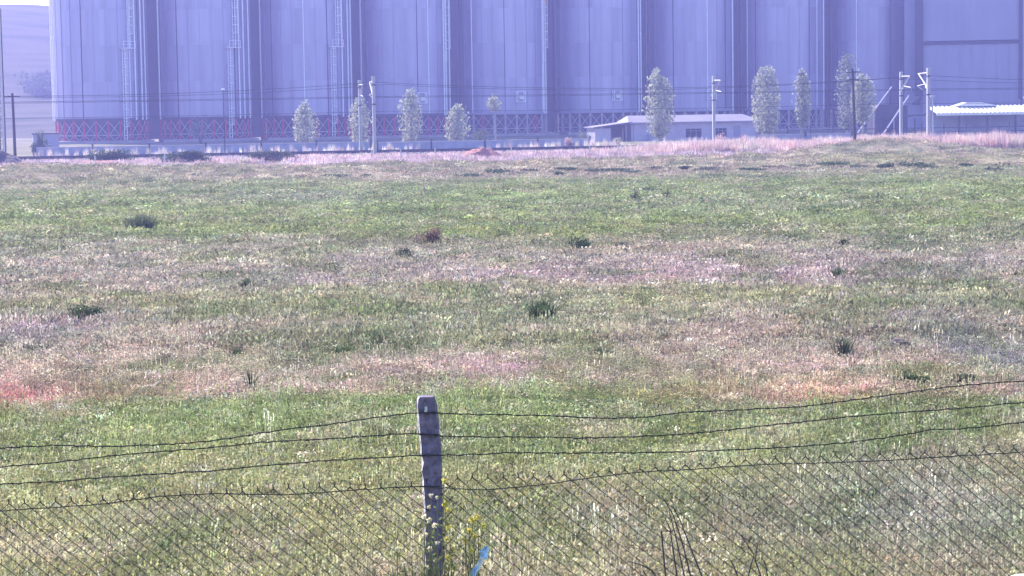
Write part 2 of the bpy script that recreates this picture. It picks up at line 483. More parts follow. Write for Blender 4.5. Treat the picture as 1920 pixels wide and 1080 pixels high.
# shared meshes
def shell_mesh():
    b = MB(); n = 96
    vs_ = []; fs = []
    zs = [0, .07, .07, COURSE - .07, COURSE - .07, COURSE]
    rs = [RAD - .09, RAD - .09, RAD, RAD, RAD - .09, RAD - .09]
    for z, r in zip(zs, rs):
        for k in range(n):
            a = 2 * math.pi * k / n; vs_.append((math.sin(a) * r, -math.cos(a) * r, z))
    for i in range(len(zs) - 1):
        for k in range(n): fs.append((i * n + k, i * n + (k + 1) % n, (i + 1) * n + (k + 1) % n, (i + 1) * n + k))
    b.add(vs_, fs)
    me = b.mesh('shell_course', M['shell'])
    me.shade_smooth()
    me.set_sharp_from_angle(angle=math.radians(40))
    return me
SH = shell_mesh()
b = MB(); b.box((0, 0, TOPZ / 2 - BOT / 2), (.10, .09, TOPZ - BOT)); STIFF = b.mesh('stiffener', M['shell'])
b = MB(); b.box((0, 0, TOPZ / 2 - BOT / 2), (.09, .16, TOPZ - BOT)); STIFF_D = b.mesh('stiffener', M['steel_dark'])
b = MB(); b.box((0, 0, TOPZ / 2 - BOT / 2), (.12, .12, TOPZ - BOT)); STIFF_L = b.mesh('stiffener', M['shell_pale'])
CH = BOT - PLZ - .35
b = MB(); b.box((-.1, 0, CH / 2), (.05, .26, CH)); b.box((.1, 0, CH / 2), (.05, .26, CH)); b.box((0, 0, CH / 2), (.16, .04, CH)); b.box((0, 0, .03), (.45, .45, .06)); COLM = b.mesh('column', M['red_steel'])
b = MB(); b.box((-.1, 0, CH / 2), (.05, .26, CH)); b.box((.1, 0, CH / 2), (.05, .26, CH)); b.box((0, 0, CH / 2), (.16, .04, CH)); b.box((0, 0, .03), (.45, .45, .06)); COLP = b.mesh('column', M['brace'])
seg = 2 * RAD * math.sin(math.pi / NCOL)
b = MB()
zl = CH * .26
b.tube([(-seg / 2 + .12, -.03, zl), (seg / 2 - .12, -.03, CH - .2)], .055, 5); b.tube([(-seg / 2 + .12, .05, CH - .2), (seg / 2 - .12, .05, zl)], .055, 5)
b.tube([(-seg / 2 + .12, 0, zl), (seg / 2 - .12, 0, zl)], .06, 5)
b.tube([(-seg / 2 + .12, -.03, zl - .05), (-.1, -.03, .08)], .05, 5); b.tube([(seg / 2 - .12, -.03, zl - .05), (.1, -.03, .08)], .05, 5)
BRC = b.mesh('cross_brace', M['brace'])
def ring_mesh(r0, r1, z0, z1, name, mt, n=64):
    b = MB(); vs_ = []; fs = []
    for r, z in ((r1, z0), (r1, z1), (r0, z1), (r0, z0)):
        for k in range(n):
            a = 2 * math.pi * k / n; vs_.append((math.sin(a) * r, -math.cos(a) * r, z))
    for i in range(4):
        for k in range(n): fs.append((i * n + k, i * n + (k + 1) % n, ((i + 1) % 4) * n + (k + 1) % n, ((i + 1) % 4) * n + k))
    b.add(vs_, fs); return b.mesh(name, mt)
RINGM = ring_mesh(RAD - .3, RAD + .06, 0, .35, 'support_ring', M['steel_dark'])
RINGP = ring_mesh(RAD - .3, RAD + .06, 0, .35, 'support_ring', M['hall'])
def cone_mesh(r0, r1, z0, z1, name, mt, n=48):
    b = MB(); vs_ = []; fs = []
    for r, z in ((r0, z0), (r1, z1)):
        for k in range(n):
            a = 2 * math.pi * k / n; vs_.append((math.sin(a) * r, -math.cos(a) * r, z))
    for k in range(n): fs.append((k, (k + 1) % n, n + (k + 1) % n, n + k))
    fs.append(tuple(range(n))); fs.append(tuple(range(n, 2 * n)))
    b.add(vs_, fs); return b.mesh(name, mt)
ROOFM = cone_mesh(RAD + .25, .9, 0, 3.2, 'roof', M['shell'])
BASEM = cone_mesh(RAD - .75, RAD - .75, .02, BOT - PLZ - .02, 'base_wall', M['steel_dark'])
b = MB(); b.box((0, 0, 0), (RAD * 2 + .3, RAD * 2 + 1.5, 1.1)); PLIN = b.mesh('plinth', M['concrete'])
def ladder_mesh(h):
    b = MB()
    for s in (-.24, .24): b.box((s, 0, h / 2), (.09, .06, h))
    z = .3
    while z < h: b.box((0, 0, z), (.5, .04, .04)); z += .45
    z = 2.2; 
    while z < h:
        ring = [(math.cos(a) * .42, -.38 + math.sin(a) * .42, z) for a in np.linspace(.6, 2 * math.pi - .6 + math.pi * 0, 10) ]
        ring = [(x, y, z) for x, y, z in ring]
        b.tube(ring, .045, 4); z += 1.35
    for a in (-2.2, -1.57, -.94): b.box((math.cos(a) * .42, -.38 + math.sin(a) * .42, (h + 2.2) / 2), (.03, .03, h - 2.2))
    return b.mesh('ladder', M['shell_pale'])
LAD1 = ladder_mesh(14.6); LAD2 = ladder_mesh(13.0)
b = MB(); b.box((0, -.5, 0), (2.2, 1.1, .1)); 
for x in (-1.05, 0, 1.05): b.box((x, -1.0, .55), (.05, .05, 1.1))
b.box((0, -1.0, 1.08), (2.2, .05, .06)); b.box((0, -1.0, .55), (2.2, .04, .04))
PLAT = b.mesh('ladder_platform', M['shell_pale'])
b = MB(); b.tube([(0, 0, 0), (0, 0, 24.5)], .12, 8); PIPE = b.mesh('downpipe', M['shell_pale'])
b = MB(); b.box((0, 0, (TOPZ - PLZ) / 2), (3.2, .1, TOPZ - PLZ)); M['infill'] = mat('infill_sheet', (.115, .105, .175), .6, .25, .4, (1, 1, .1))  # shade of the gaps between silos put into the sheet's dark colour
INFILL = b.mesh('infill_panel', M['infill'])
b = MB()
for x in (-.7, .7):
    for y in (-.35, .35): b.box((x, y, .9), (.09, .09, 1.8))
for z in (.05, .9, 1.75):
    for y in (-.35, .35): b.box((0, y, z), (1.31, .07, .08))
b.box((.1, 0, .75), (.7, .4, .6))
EQF = b.mesh('equipment_frame', M['shell_pale'])
M['orange'] = mat('orange_cover', (.75, .42, .25), .5, .2, 6)
b = MB(); b.box((0, 0, 0), (.3, .3, 1.9)); b.box((0, 0, 1.05), (.4, .4, .2)); LAMPM = b.mesh('marker_lamp', M['orange'])
SLAB = ['leftmost tall grey silo, its left edge bright white in the sun', 'tall grey silo with a thin dark lamp post standing before it', 'tall grey silo behind the small poplar left of the close mast pair',
        'tall grey silo just right of the close mast pair, a poplar before its middle', 'tall grey silo rising behind the red soil mound and a short poplar', 'tall grey silo behind the open carport end of the low building',
        'tall grey silo behind the middle of the low white building', 'tall grey silo behind the two slim poplars right of the low building', 'rightmost tall grey silo, beside the flat fronted hall']
for i in range(9):
    c = Vector((-66.1 + 16.26 * i, 0, PLZ)); c.y = 364 + .25 * c.x
    t = empty('grain_silo', c, SLAB[i], 'silo', 'row of tall grain silos')
    linkmesh('plinth', PLIN, t, (0, 0, -.55), SRZ)
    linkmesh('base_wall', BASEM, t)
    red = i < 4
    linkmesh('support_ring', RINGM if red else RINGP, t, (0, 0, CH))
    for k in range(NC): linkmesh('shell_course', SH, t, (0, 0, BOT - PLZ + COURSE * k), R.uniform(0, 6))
    for k, a in enumerate(angs):
        p = ang_pt(a, RAD - .12)
        linkmesh('column', COLM if red or (i == 4 and k % 5 == 0) else COLP, t, p, a)
        p = ang_pt(a, RAD + .045); p.z = BOT - PLZ
        kind = STIFF_D if (k + i) % 5 == 1 else (STIFF_L if (k * 3 + i) % 7 == 2 else STIFF)
        linkmesh('stiffener', kind, t, p, a)
        if k < len(angs) - 1:
            am = (a + angs[k + 1]) / 2
            linkmesh('cross_brace', BRC, t, ang_pt(am, (RAD - .12) * math.cos(math.pi / NCOL)), am)
    linkmesh('roof', ROOFM, t, (0, 0, TOPZ - PLZ))
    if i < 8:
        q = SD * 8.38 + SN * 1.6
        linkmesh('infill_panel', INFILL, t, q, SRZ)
    # ladders on the right flank
    if i in (0, 1, 2):
        a = math.radians(39); p = ang_pt(a, RAD + .22)
        linkmesh('ladder', LAD1, t, p, a)
        linkmesh('ladder_platform', PLAT, t, ang_pt(a + .08, RAD + .12) + Vector((0, 0, 14.6)), a)
        a2 = math.radians(47); p = ang_pt(a2, RAD + .22); p.z = 14.7
        linkmesh('ladder', LAD2, t, p, a2)
    if i in (3, 4):
        a = math.radians(64); p = ang_pt(a, RAD + .22); p.z = 12.0
        linkmesh('ladder', LAD2, t, p, a)
    for a in ((56, 66, 76, -66) if i < 4 else ((62, 72) if i < 6 else (68,))):
        p = ang_pt(math.radians(a + R.uniform(-3, 3)), RAD + .2); p.z = 3.2
        linkmesh('downpipe', PIPE, t, p)
    if i in (3, 4, 5, 6):
        p = ang_pt(math.radians(22), RAD + .55); p.z = 5.2
        linkmesh('equipment_frame', EQF, t, p, math.radians(22))
    if i == 4:
        p = ang_pt(math.radians(66), RAD + .3); p.z = 22.5
        linkmesh('marker_lamp', LAMPM, t, p)
    if i == 0:  # white pipes added to imitate the sunlit left edge of the first silo
        for a in (-97, -86, -78):
            p = ang_pt(math.radians(a), RAD + .25); p.z = 3.3
            linkmesh('downpipe', PIPE, t, p)  # added pipe standing in for the sunlit edge, not a real downpipe

# ------------------------------------------------------------------ hall at the right with its duct
def yard(X, Y): return gz1(X, Y)
A = P(1731, 262, 366); Bp = P(1914, 262, 362.8)
hz0 = -1.2; HTOP = 33.0
hd = (Vector((Bp.x, Bp.y, 0)) - Vector((A.x, A.y, 0))); hl = hd.length; hrz = math.atan2(hd.y, hd.x)
t = empty('storage_hall', (A.x, A.y, hz0), 'flat fronted bluish grey hall at the right end of the silo row', 'building', rz=hrz)
zb = P(1820, 80, 364).z - hz0
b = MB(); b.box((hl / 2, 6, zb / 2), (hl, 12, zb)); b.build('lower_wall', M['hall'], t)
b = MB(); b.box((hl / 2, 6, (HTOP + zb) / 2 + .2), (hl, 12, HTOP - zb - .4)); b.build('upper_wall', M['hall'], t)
b = MB(); b.box((hl / 2, -.1, zb), (hl, .3, .5)); b.build('joint_band', M['steel_dark'], t)
b = MB(); b.box((-.72, -.35, 15.5), (1.4, .7, 28)); b.build('corner_duct', M['steel_dark'], t, (0, 0, 4.2))
b = MB(); b.box((-1.6, 2.0, 16), (3.2, .3, 32)); b.build('link_wall', M['hall'], t)
b = MB(); b.box((hl - .1, -.2, 16.5), (.6, .4, 23)); b.build('corner_trim', M['steel_dark'], t)
b = MB(); b.tube([(hl + .3, -.5, 5.1), (hl + 1.2, -.5, 5.2)], .3, 8); b.build('lamp', M['white_plastic'], t)
b = MB(); b.box((hl + 5.2, 7, 12), (9.8, 10, 24)); b.build('side_bay', M['shell'], t)
for k in range(1, 8):
    b = MB(); b.box((hl * k / 8, -.03, zb / 2 - .2), (.05, .06, zb - .5)); b.build('cladding_joint', M['hall'], t)
b = MB(); b.prism([(-1.6, .2), (-.2, .2), (-.2, 1.6), (-1.6, .6)], -.9, -.2); b.build('duct_boot', M['steel_dark'], t, (-.2, .1, 4.0))

# dark loading bay with inclined conveyor tubes between silo and hall
q = P(1690, 262, 318)
t = empty('loading_bay', (q.x, q.y, -1.3), 'dark low loading bay between the last silo and the hall', 'building', rz=SRZ)
b = MB(); b.prism([(-4.2, 0), (1.0, 0), (1.0, 4.3), (-3.9, 4.5), (-4.2, 3.6)], 0, 3); b.build('wall', M['steel_dark'], t)
b = MB(); b.prism([(-4.4, 2.35), (3.9, 2.75), (3.9, 3.05), (-4.4, 2.62)], -.5, -.2); b.build('beam', M['steel_dark'], t)
for x in (-2.6, -1.6, 2.0):
    b = MB(); b.box((x, -.35, 1.2), (.18, .18, 2.35)); b.build('support', M['steel_dark'], t)
for k, (p0, p1, lab) in enumerate((((1608, 250, 296), (1672, 163, 312), 'pale inclined conveyor tube rising behind the dark timber pole'), ((1652, 258, 298), (1704, 180, 314), 'pale inclined conveyor tube rising between the two right masts'))):
    a = P(*p0); c = P(*p1)
    t = empty('conveyor_tube', a, lab, 'conveyor', 'inclined conveyor tubes')
    b = MB(); b.tube([(0, 0, 0), c - a], .11, 8); b.build('tube', M['hall'], t)
    b = MB(); d = c - a; b.tube([d * .45, Vector((d.x * .45, d.y * .45, -1.4 - a.z))], .06, 5); b.build('prop', M['brace'], t)
    b = MB(); b.box((0, 0, -.3), (.7, .7, .8), .3); b.build('intake', M['steel_dark'], t)

# ------------------------------------------------------------------ low white building
D0 = 300
a = P(1184, 262, D0); e = P(1422, 262, D0 + 3.5)
L0 = (Vector((e.x, e.y, 0)) - Vector((a.x, a.y, 0))).length; rz = math.atan2(e.y - a.y, e.x - a.x)
z0 = -1.55; WH = 2.75
t = empty('low_building', (a.x, a.y, z0), 'long low whitewashed building with a pale pitched roof beside the tallest poplar', 'building', rz=rz)
xw = [(0.0, 7.9), (10.2, 12.1), (13.9, L0)]
b = MB()
for x0, x1 in xw: b.box(((x0 + x1) / 2, .1, WH / 2), (x1 - x0, .2, WH))
for x0, x1 in ((7.9, 10.2), (12.1, 13.9)): b.box(((x0 + x1) / 2, .1, (1.75 + WH) / 2), (x1 - x0, .2, WH - 1.75)); b.box(((x0 + x1) / 2, .1, .25), (x1 - x0, .2, .5))
b.box((.1, 3.2, WH / 2), (.2, 6, WH)); b.box((L0 - .1, 3.2, WH / 2), (.2, 6, WH)); b.box((L0 / 2, 6.1, WH / 2), (L0 - .4, .2, WH))
b.build('wall', M['white_wall'], t)
for x0, x1 in ((7.9, 10.2), (12.1, 13.9)):
    w = MB(); w.box(((x0 + x1) / 2, .22, 1.12), (x1 - x0, .04, 1.24)); wi = w.build('window', M['dark'], t)
    f = MB()
    for k in range(4): f.box((x0 + (x1 - x0) * k / 3, .13, 1.12), (.07, .08, 1.24))
    f.box(((x0 + x1) / 2, .13, 1.45), (x1 - x0, .07, .06))
    f.build('frame', M['hall'], wi)
b = MB(); b.add([(-.5, -.5, WH), (L0 + .5, -.5, WH), (L0 - 1.4, 3.2, WH + .95), (.2, 3.2, WH + .95), (-.5, 6.9, WH), (L0 + .5, 6.9, WH),
                 (-.5, -.5, WH - .12), (L0 + .5, -.5, WH - .12), (L0 + .5, 6.9, WH - .12), (-.5, 6.9, WH - .12)],
                [(0, 1, 2, 3), (3, 2, 5, 4), (0, 3, 4), (1, 5, 2), (6, 7, 1, 0), (7, 8, 5, 1), (8, 9, 4, 5), (9, 6, 0, 4), (6, 9, 8, 7)])
b.build('roof', M['roof_pale'], t)
b = MB(); b.tube([(-.5, -.56, WH - .1), (L0 + .5, -.56, WH - .1)], .07, 6); b.build('gutter', M['hall'], t)
for x in (.3, L0 - .3):
    b = MB(); b.tube([(x, -.05, 0), (x, -.05, WH - .3), (x, -.5, WH - .12)], .05, 6); b.build('downpipe', M['hall'], t)
b = MB(); b.box((15.4, -.02, 1.05), (.95, .06, 2.1)); d_ = b.build('door', M['hall'], t)
b = MB(); b.box((15.05, -.08, 1.0), (.05, .06, .14)); b.build('handle', M['steel_dark'], d_)
b = MB(); b.box((3.0, -.3, .5), (1.4, .5, 1.0)); b.box((3.0, -.3, 1.02), (1.5, .6, .06)); b.build('wall_cabinet', M['wallpale'], t)
# carport
t = empty('carport', (a.x, a.y, z0), 'open fronted carport with a sloping roof on the left end of the low white building', 'carport', rz=rz)
b = MB(); b.box((-4.1, .1, 1.0), (2.3, .2, 2.0)); b.build('front_panel', M['white_wall'], t)
b = MB(); b.box((-1.5, 4.9, 1.2), (2.9, .2, 2.4)); b.box((-5.15, 2.6, 1.0), (.2, 4.7, 2.0)); b.build('back_wall', M['hall'], t)
b = MB(); b.prism([(-5.6, 2.05), (-.05, 2.72), (-.05, 2.86), (-5.6, 2.19)], -.5, 5.4); b.build('roof', M['roof_pale'], t)
b = MB(); b.box((-.75, .1, 1.25), (.16, .16, 2.5)); b.build('post', M['wallpale'], t)

# ------------------------------------------------------------------ white canopy
a = P(1756, 262, 288)
t = empty('canopy_shed', (a.x, a.y, -1.5), 'open shed with a bright white ribbed roof in front of the hall', 'shed', rz=TRZ * .5)
for k in range(24):
    b = MB(); x0 = k * .6
    b.prism([(x0, 3.36), (x0 + .598, 3.36), (x0 + .598, 3.42), (x0 + .36, 3.43), (x0 + .3, 3.55), (x0 + .2, 3.55), (x0 + .14, 3.43), (x0, 3.42)], 0, 4.2)
    me = b.mesh('roof_panel', M['roof_white'])
    for v in me.vertices: v.co.z += v.co.y * .2
    linkmesh('roof_panel', me, t)
b = MB(); b.prism([(-.05, 3.08), (14.45, 3.08), (14.45, 3.35), (-.05, 3.35)], -.06, -.01); b.build('fascia', M['roof_white'], t)
b = MB(); b.prism([(3.6, 4.3), (5.2, 4.8), (7.3, 4.8), (9.6, 4.3)], 3.2, 5.6); b.build('roof_hump', M['roof_white'], t)
for x in (3.2, 7.1, 11.0, 14.0):
    b = MB(); b.box((x, .2, 1.55), (.2, .2, 3.1)); b.build('post', M['steel_dark'], t)
b = MB(); b.box((7.2, 4.1, 1.9), (14.6, .15, 3.6)); b.build('back_wall', M['wallpale'], t)

# yard pole beside the near right mast
q = P(1749, 256, 262)
b = MB(); b.tube([(0, 0, 0), (-.05, 0, 5.6)], .12, 7, .09); b.box((0, 0, 5.65), (.5, .3, .2)); 
tag(b.build('yard_post', M['mast'], None, (q.x, q.y, -1.5)), 'short pale post close behind the mast left of the canopy', 'post')

# ------------------------------------------------------------------ boundary wall behind the tracks
SW = 262.0
def wall_run(px0, px1, label, top, seg_=6.0, mt='wallpale'):
    def at(px):
        k = (px - 960) / F_PX; D = SW / (1 - TS * k); return Vector((k * D, D, 0))
    a, e = at(px0), at(px1)
    n = max(2, int((e - a).length / seg_))
    t = empty('boundary_wall', (a.x, a.y, -1.55), label, 'wall', 'low boundary walls behind the railway')
    d = (e - a) / n; ln = d.length; rzz = math.atan2(d.y, d.x)
    pb = MB(); pb.box((ln / 2, 0, top / 2), (ln - .24, .12, top)); PM = pb.mesh('wall_panel', M[mt])
    cb = MB(); cb.box((ln / 2, 0, top + .04), (ln - .24, .2, .08)); CM = cb.mesh('coping', M['white_wall'])
    po = MB(); po.box((0, 0, (top + .35) / 2), (.2, .22, top + .35)); POM = po.mesh('wall_post', M['steel_dark'])
    for k in range(n):
        linkmesh('wall_panel', PM, t, d * k, rzz); linkmesh('coping', CM, t, d * k, rzz)
    for k in range(n + 1): linkmesh('wall_post', POM, t, d * k, rzz)
wall_run(72, 700, 'low pale blue boundary wall with dark posts left of the close mast pair', 1.15)
wall_run(712, 1110, 'low pale boundary wall with dark posts from the mast pair to the carport', 1.05)
wall_run(1425, 1600, 'low pale boundary wall with dark posts behind the slim poplars', 1.15)
def mesh_fence(px0, px1, label):
    def at(px):
        k = (px - 960) / F_PX; D = 266 / (1 - TS * k); return Vector((k * D, D, 0))
    a, e = at(px0), at(px1); n = int((e - a).length / 2.9); d = (e - a) / n
    t = empty('yard_fence', (a.x, a.y, -1.55), label, 'fence')
    po = MB(); po.box((0, 0, 1.1), (.12, .12, 2.2)); PM = po.mesh('fence_post', M['steel_dark'])
    rb = MB(); rb.tube([(0, 0, 0), d], .045, 4); RM = rb.mesh('fence_rail', M['steel_dark'])
    for k in range(n + 1): linkmesh('fence_post', PM, t, d * k)
    for k in range(n):
        for z in (.5, 1.1, 1.65): linkmesh('fence_rail', RM, t, d * k + Vector((0, 0, z)))
mesh_fence(1480, 1935, 'dark post and rail fence in front of the white canopy shed')

# ------------------------------------------------------------------ trees
def crown_mesh(name, h, w, n, mt, zbase, leafL=.34, ragged=.25, arms=14, shape=None):
    b = MB()
    arm = []
    for k in range(arms):
        a = R.uniform(0, 6.28); r = R.uniform(.2, .95)
        arm.append((a, r, R.uniform(.80, 1.0)))
    for k in range(n):
        a, r, tp = R.choice(arm)
        u = R.random()
        prof = float(np.interp(u, [0, .08, .25, .5, .75, .9, 1], [.38, .68, .95, 1.0, .93, .70, .36])) if shape is None else shape(u)
        ph = a + R.gauss(0, .35)
        rr = w / 2 * prof * min(1.12, abs(r + R.gauss(0, .25)))
        z = zbase + u * (h - zbase) * tp + R.gauss(0, .15)
        p = Vector((math.cos(ph) * rr, math.sin(ph) * rr, z))
        L_ = leafL * R.uniform(.6, 1.4)
        d = Vector((R.gauss(0, .6), R.gauss(0, .6), R.uniform(.1, 1.4)))
        b.leaf(p, L_, L_ * R.uniform(.5, .8), d)
    return b.mesh(name, mt)
def limbs_mesh(h, w, zb, r=.16):
    b = MB(); b.tube([(0, 0, -.1), (R.uniform(-.1, .1), 0, h * .4), (R.uniform(-.15, .15), R.uniform(-.1, .1), h * .9)], r, 7, .03)
    for k in range(9):
        a = R.uniform(0, 6.28); z = zb * .9 + (h - zb) * R.uniform(.0, .5); q = R.uniform(.45, .85) * w / 2
        b.tube([(0, 0, z), (math.cos(a) * q * .7, math.sin(a) * q * .7, z + h * .09), (math.cos(a) * q, math.sin(a) * q, z + h * .25)], r * .35, 4, .015)
    return b.mesh('trunk', M['bark'])
def tree(px, ytop, s, wpx, label, mt='poplar', n=1500, ybase=None, name='poplar_tree', clear=.10, lean=0.0, leafL=.34, crown_from=None, group='poplars behind the railway'):
    k = (px - 960) / F_PX; D = s / (1 - TS * k); X = k * D
    z0 = gz1(X, D); h = P(px, ytop, D).z - z0; w = wpx / F_PX * D
    t = empty(name, (X, D, z0), label, 'tree', group)
    zb = h * clear if crown_from is None else P(px, crown_from, D).z - z0
    linkmesh('trunk', limbs_mesh(h, w, zb), t, rz=R.uniform(0, 6))
    linkmesh('crown', crown_mesh('crown', h, w, n, M[mt], zb, leafL), t, rz=R.uniform(0, 6))
    if lean: t.rotation_euler = (0, lean, 0)
    return t
tree(580, 190, 276, 46, 'small pale poplar left of the close mast pair, in front of the third silo', n=1300)
tree(683, 182, 276, 46, 'pale poplar standing directly behind the close mast pair', n=1300)
tree(774, 168, 276, 44, 'pale ragged poplar just right of the close mast pair', n=1400)
tree(862, 193, 276, 44, 'short broad pale poplar midway between the mast pair and the low building', n=1200)
tree(934, 178, 276, 30, 'spindly poplar with a tiny leafy tuft on a bent thin trunk', n=260, crown_from=207)
tree(1238, 128, 268, 58, 'tallest full poplar, in front of the low white building', n=3000)
tree(1440, 119, 268, 50, 'tall slim poplar at the right end of the low building', n=2400)
tree(1506, 127, 262, 33, 'narrowest slim poplar standing alone right of the low building', n=1500, crown_from=236)
tree(1621, 138, 262, 42, 'leafy poplar directly right of the dark timber pole', n=1600, crown_from=228)
tree(1591, 92, 285, 44, 'dim tall poplar behind the dark timber pole', mt='poplar_dim', n=1500)

CLEAR = []
# ------------------------------------------------------------------ shrubs and clumps
def bush(loc, w, d, h, n, mt, label, name='shrub', cat='shrub', group=None, leafL=.2, upright=.4, seed=None):
    t = empty(name, loc, label, cat, group)
    b = MB()
    lumps = [(R.uniform(-.5, .5), R.uniform(-.4, .4), R.uniform(.35, .8), R.uniform(.35, .6)) for _ in range(6)]
    for k in range(n):
        lx, ly, lz, lr = R.choice(lumps)
        v = Vector((R.gauss(0, 1), R.gauss(0, 1), R.gauss(0, 1))).normalized() * (R.random() ** .4)
        x = (lx + v.x * lr) * w / 2; y = (ly + v.y * lr) * d / 2; z = max(.02, (lz * .75 + v.z * lr * .6)) * h
        L_ = leafL * R.uniform(.5, 1.5)
        b.leaf((x, y, z), L_, L_ * .45, Vector((R.gauss(0, .6), R.gauss(0, .6), R.uniform(0, upright * 3))))
    b.build('foliage', M[mt], t)
    s = MB()
    for k in range(5):
        a = R.uniform(0, 6.28); q = R.uniform(.1, .35)
        s.tube([(math.cos(a) * .04, math.sin(a) * .04, -.05), (math.cos(a) * q * w, math.sin(a) * q * d, h * .6)], .012 + .01 * h, 4, .006)
    s.build('stem', M['twig'], t)
    return t
def clump(loc, w, h, n, mt, label, blade=.03, group=None, name='grass_clump'):
    t = empty(name, loc, label, 'grass clump', group)
    for part in ('outer_blades', 'inner_blades'):
        b = MB()
        for k in range(n // 2):
            a = R.uniform(0, 6.28); r = (R.random() ** .6) * w / 2 * (1.0 if part == 'outer_blades' else .55)
            b.blade((math.cos(a) * r * .8, math.sin(a) * r * .8, -.03), h * R.uniform(.5, 1.1), blade * R.uniform(.6, 1.3), R.uniform(.1, .6) if part == 'outer_blades' else R.uniform(.0, .25), a + R.gauss(0, .4))
        b.build(part, M[mt], t)
    return t
def px2m(p, wpx): return wpx / F_PX * p.y
def bush_px(x, y, wpx, hpx, mt, label, n=260, **kw):
    p = G(x, y); w = px2m(p, wpx); h = px2m(p, hpx) * 1.25; CLEAR.append((p.x, p.y, w * .38, max(.4, p.y * .012)))
    return bush(p, w, w * .9, h, int(n * 2.5), mt, label, leafL=kw.pop('leafL', max(.045, w * .06)), **kw)
def clump_px(x, y, wpx, hpx, mt, label, n=260, **kw):
    p = G(x, y); w = px2m(p, wpx); h = px2m(p, hpx) * 1.35; CLEAR.append((p.x, p.y, w * .5, max(.5, p.y * .02)))
    return clump(p, w, h, n, mt, label, blade=max(.015, h * .06), **kw)
clump_px(1017, 606, 54, 36, 'shrub', 'dark green grass clump alone in the middle of the field', 420)
bush_px(166, 604, 84, 34, 'shrub', 'dark spreading clump in the pinkish grass at the left of the field', 420)
bush_px(803, 460, 62, 36, 'shrub_red', 'reddish brown dry bush at the edge of the green strip', 420, group=None)
bush_px(757, 488, 50, 30, 'shrub_blue', 'dark low clump just below the reddish brown bush', 260)
bush_px(1080, 474, 66, 32, 'shrub', 'dark round clump on the edge of the green strip right of centre', 320)
bush_px(1166, 466, 40, 14, 'shrub_blue', 'small dark clump right of the round clump on the strip edge', 200)
bush_px(1214, 470, 40, 12, 'shrub_blue', 'flat dark clump, rightmost of three on the strip edge', 180)
clump_px(265, 432, 70, 26, 'shrub_blue', 'tall bluish green clump in the left of the green strip', 380)
clump_px(1570, 524, 44, 20, 'shrub', 'dark clump in the lilac grass at the right of the field', 260)
bush_px(1190, 376, 26, 16, 'shrub', 'dark bush in the far green, left of a twin bush', 200)
bush_px(1252, 374, 26, 14, 'shrub', 'dark bush in the far green, right of a twin bush', 200)
bush_px(1212, 358, 34, 10, 'shrub_blue', 'small bush on the line behind the twin bushes', 140)
bush_px(1346, 425, 62, 8, 'shrub', 'long flat dark clump lying in the yellow green strip', 240)
clump_px(471, 732, 16, 36, 'shrub', 'single upright dark weed stalk in the pinkish grass left of the post', 40)
clump_px(463, 541, 36, 20, 'shrub_blue', 'small dark tuft behind the left half of the field', 160)
clump_px(1580, 668, 40, 34, 'shrub_blue', 'straggly dark weed in the right of the field', 120)
bush_px(1716, 722, 90, 18, 'shrub', 'dark green low patch of weeds above the wires at right', 420)
bush_px(1800, 722, 70, 22, 'shrub_blue', 'grey green weed patch beside the dark low patch at right', 300)
bush_px(1660, 462, 40, 12, 'shrub_blue', 'round grey clump at the right of the field edge', 160)
bush_px(1580, 462, 36, 14, 'shrub', 'dark clump left of the round grey clump at the field edge', 160)
bush_px(1495, 452, 50, 12, 'shrub_blue', 'low grey clump at the field edge, left of the dark one', 160)
clump_px(640, 664, 50, 14, 'shrub', 'low dark tuft in the field right of the stalk', 160)
clump_px(445, 668, 40, 14, 'shrub', 'low dark tuft above the upright stalk', 160)
clump_px(1130, 665, 60, 14, 'shrub_blue', 'low dark tuft in the middle right of the field', 180)
p = G(1686, 652)
b = MB(); 
import bmesh
bm = bmesh.new(); bmesh.ops.create_icosphere(bm, subdivisions=2, radius=.5)
for v in bm.verts: v.co = Vector((v.co.x * .30, v.co.y * .25, v.co.z * .16)) * R.uniform(.9, 1.15)
me = bpy.data.meshes.new('stone'); bm.to_mesh(me); bm.free(); me.materials.append(M['soil_dark'])
tag(linkmesh('stone', me, None, p + Vector((0, 0, .05))), 'dark stone half sunk in the grass at the right of the field', 'stone')

GS = 'dark scrub clumps in the rough strip'
for k, (x, y, lm) in enumerate(((872, 331, 'below the red soil heap'), (935, 329, 'right below the red soil heap'), (985, 325, 'below a stretch of thin reeds'), (1040, 328, 'left of the carport line'), (1068, 320, 'below the pinkish flowering bush'),
        (1110, 324, 'below the carport end'), (1150, 319, 'below the carport opening'), (1190, 327, 'below the left end of the low building'), (1238, 321, 'straight below the tallest poplar'), (1290, 318, 'below the windows of the low building'),
        (1340, 319, 'straight below the single mast'), (1402, 317, 'below the right end of the low building'), (1450, 316, 'below the tall slim poplar'), (1508, 315, 'below the narrowest poplar'), (1560, 313, 'left of the dark timber pole'),
        (1606, 316, 'straight below the dark timber pole'), (1650, 318, 'under the green mound, its left part'), (1700, 317, 'under the green mound, its middle'), (1745, 316, 'below the canopy edge mast'), (1800, 316, 'below the left part of the canopy'),
        (1870, 317, 'below the right part of the canopy'), (700, 332, 'below the close mast pair'), (640, 334, 'left below the close mast pair'), (378, 329, 'right of the low bank at left'))):
    bush_px(x + R.uniform(-12, 12), y + R.uniform(-4, 4), R.uniform(30, 95), R.uniform(3.5, 8) * (1.7 if 'green mound' in lm else 1), 'shrub' if R.random() < .4 else 'shrub_blue', 'low dark scrub clump in the rough strip, ' + lm, 130, name='scrub', group=GS, leafL=.16)
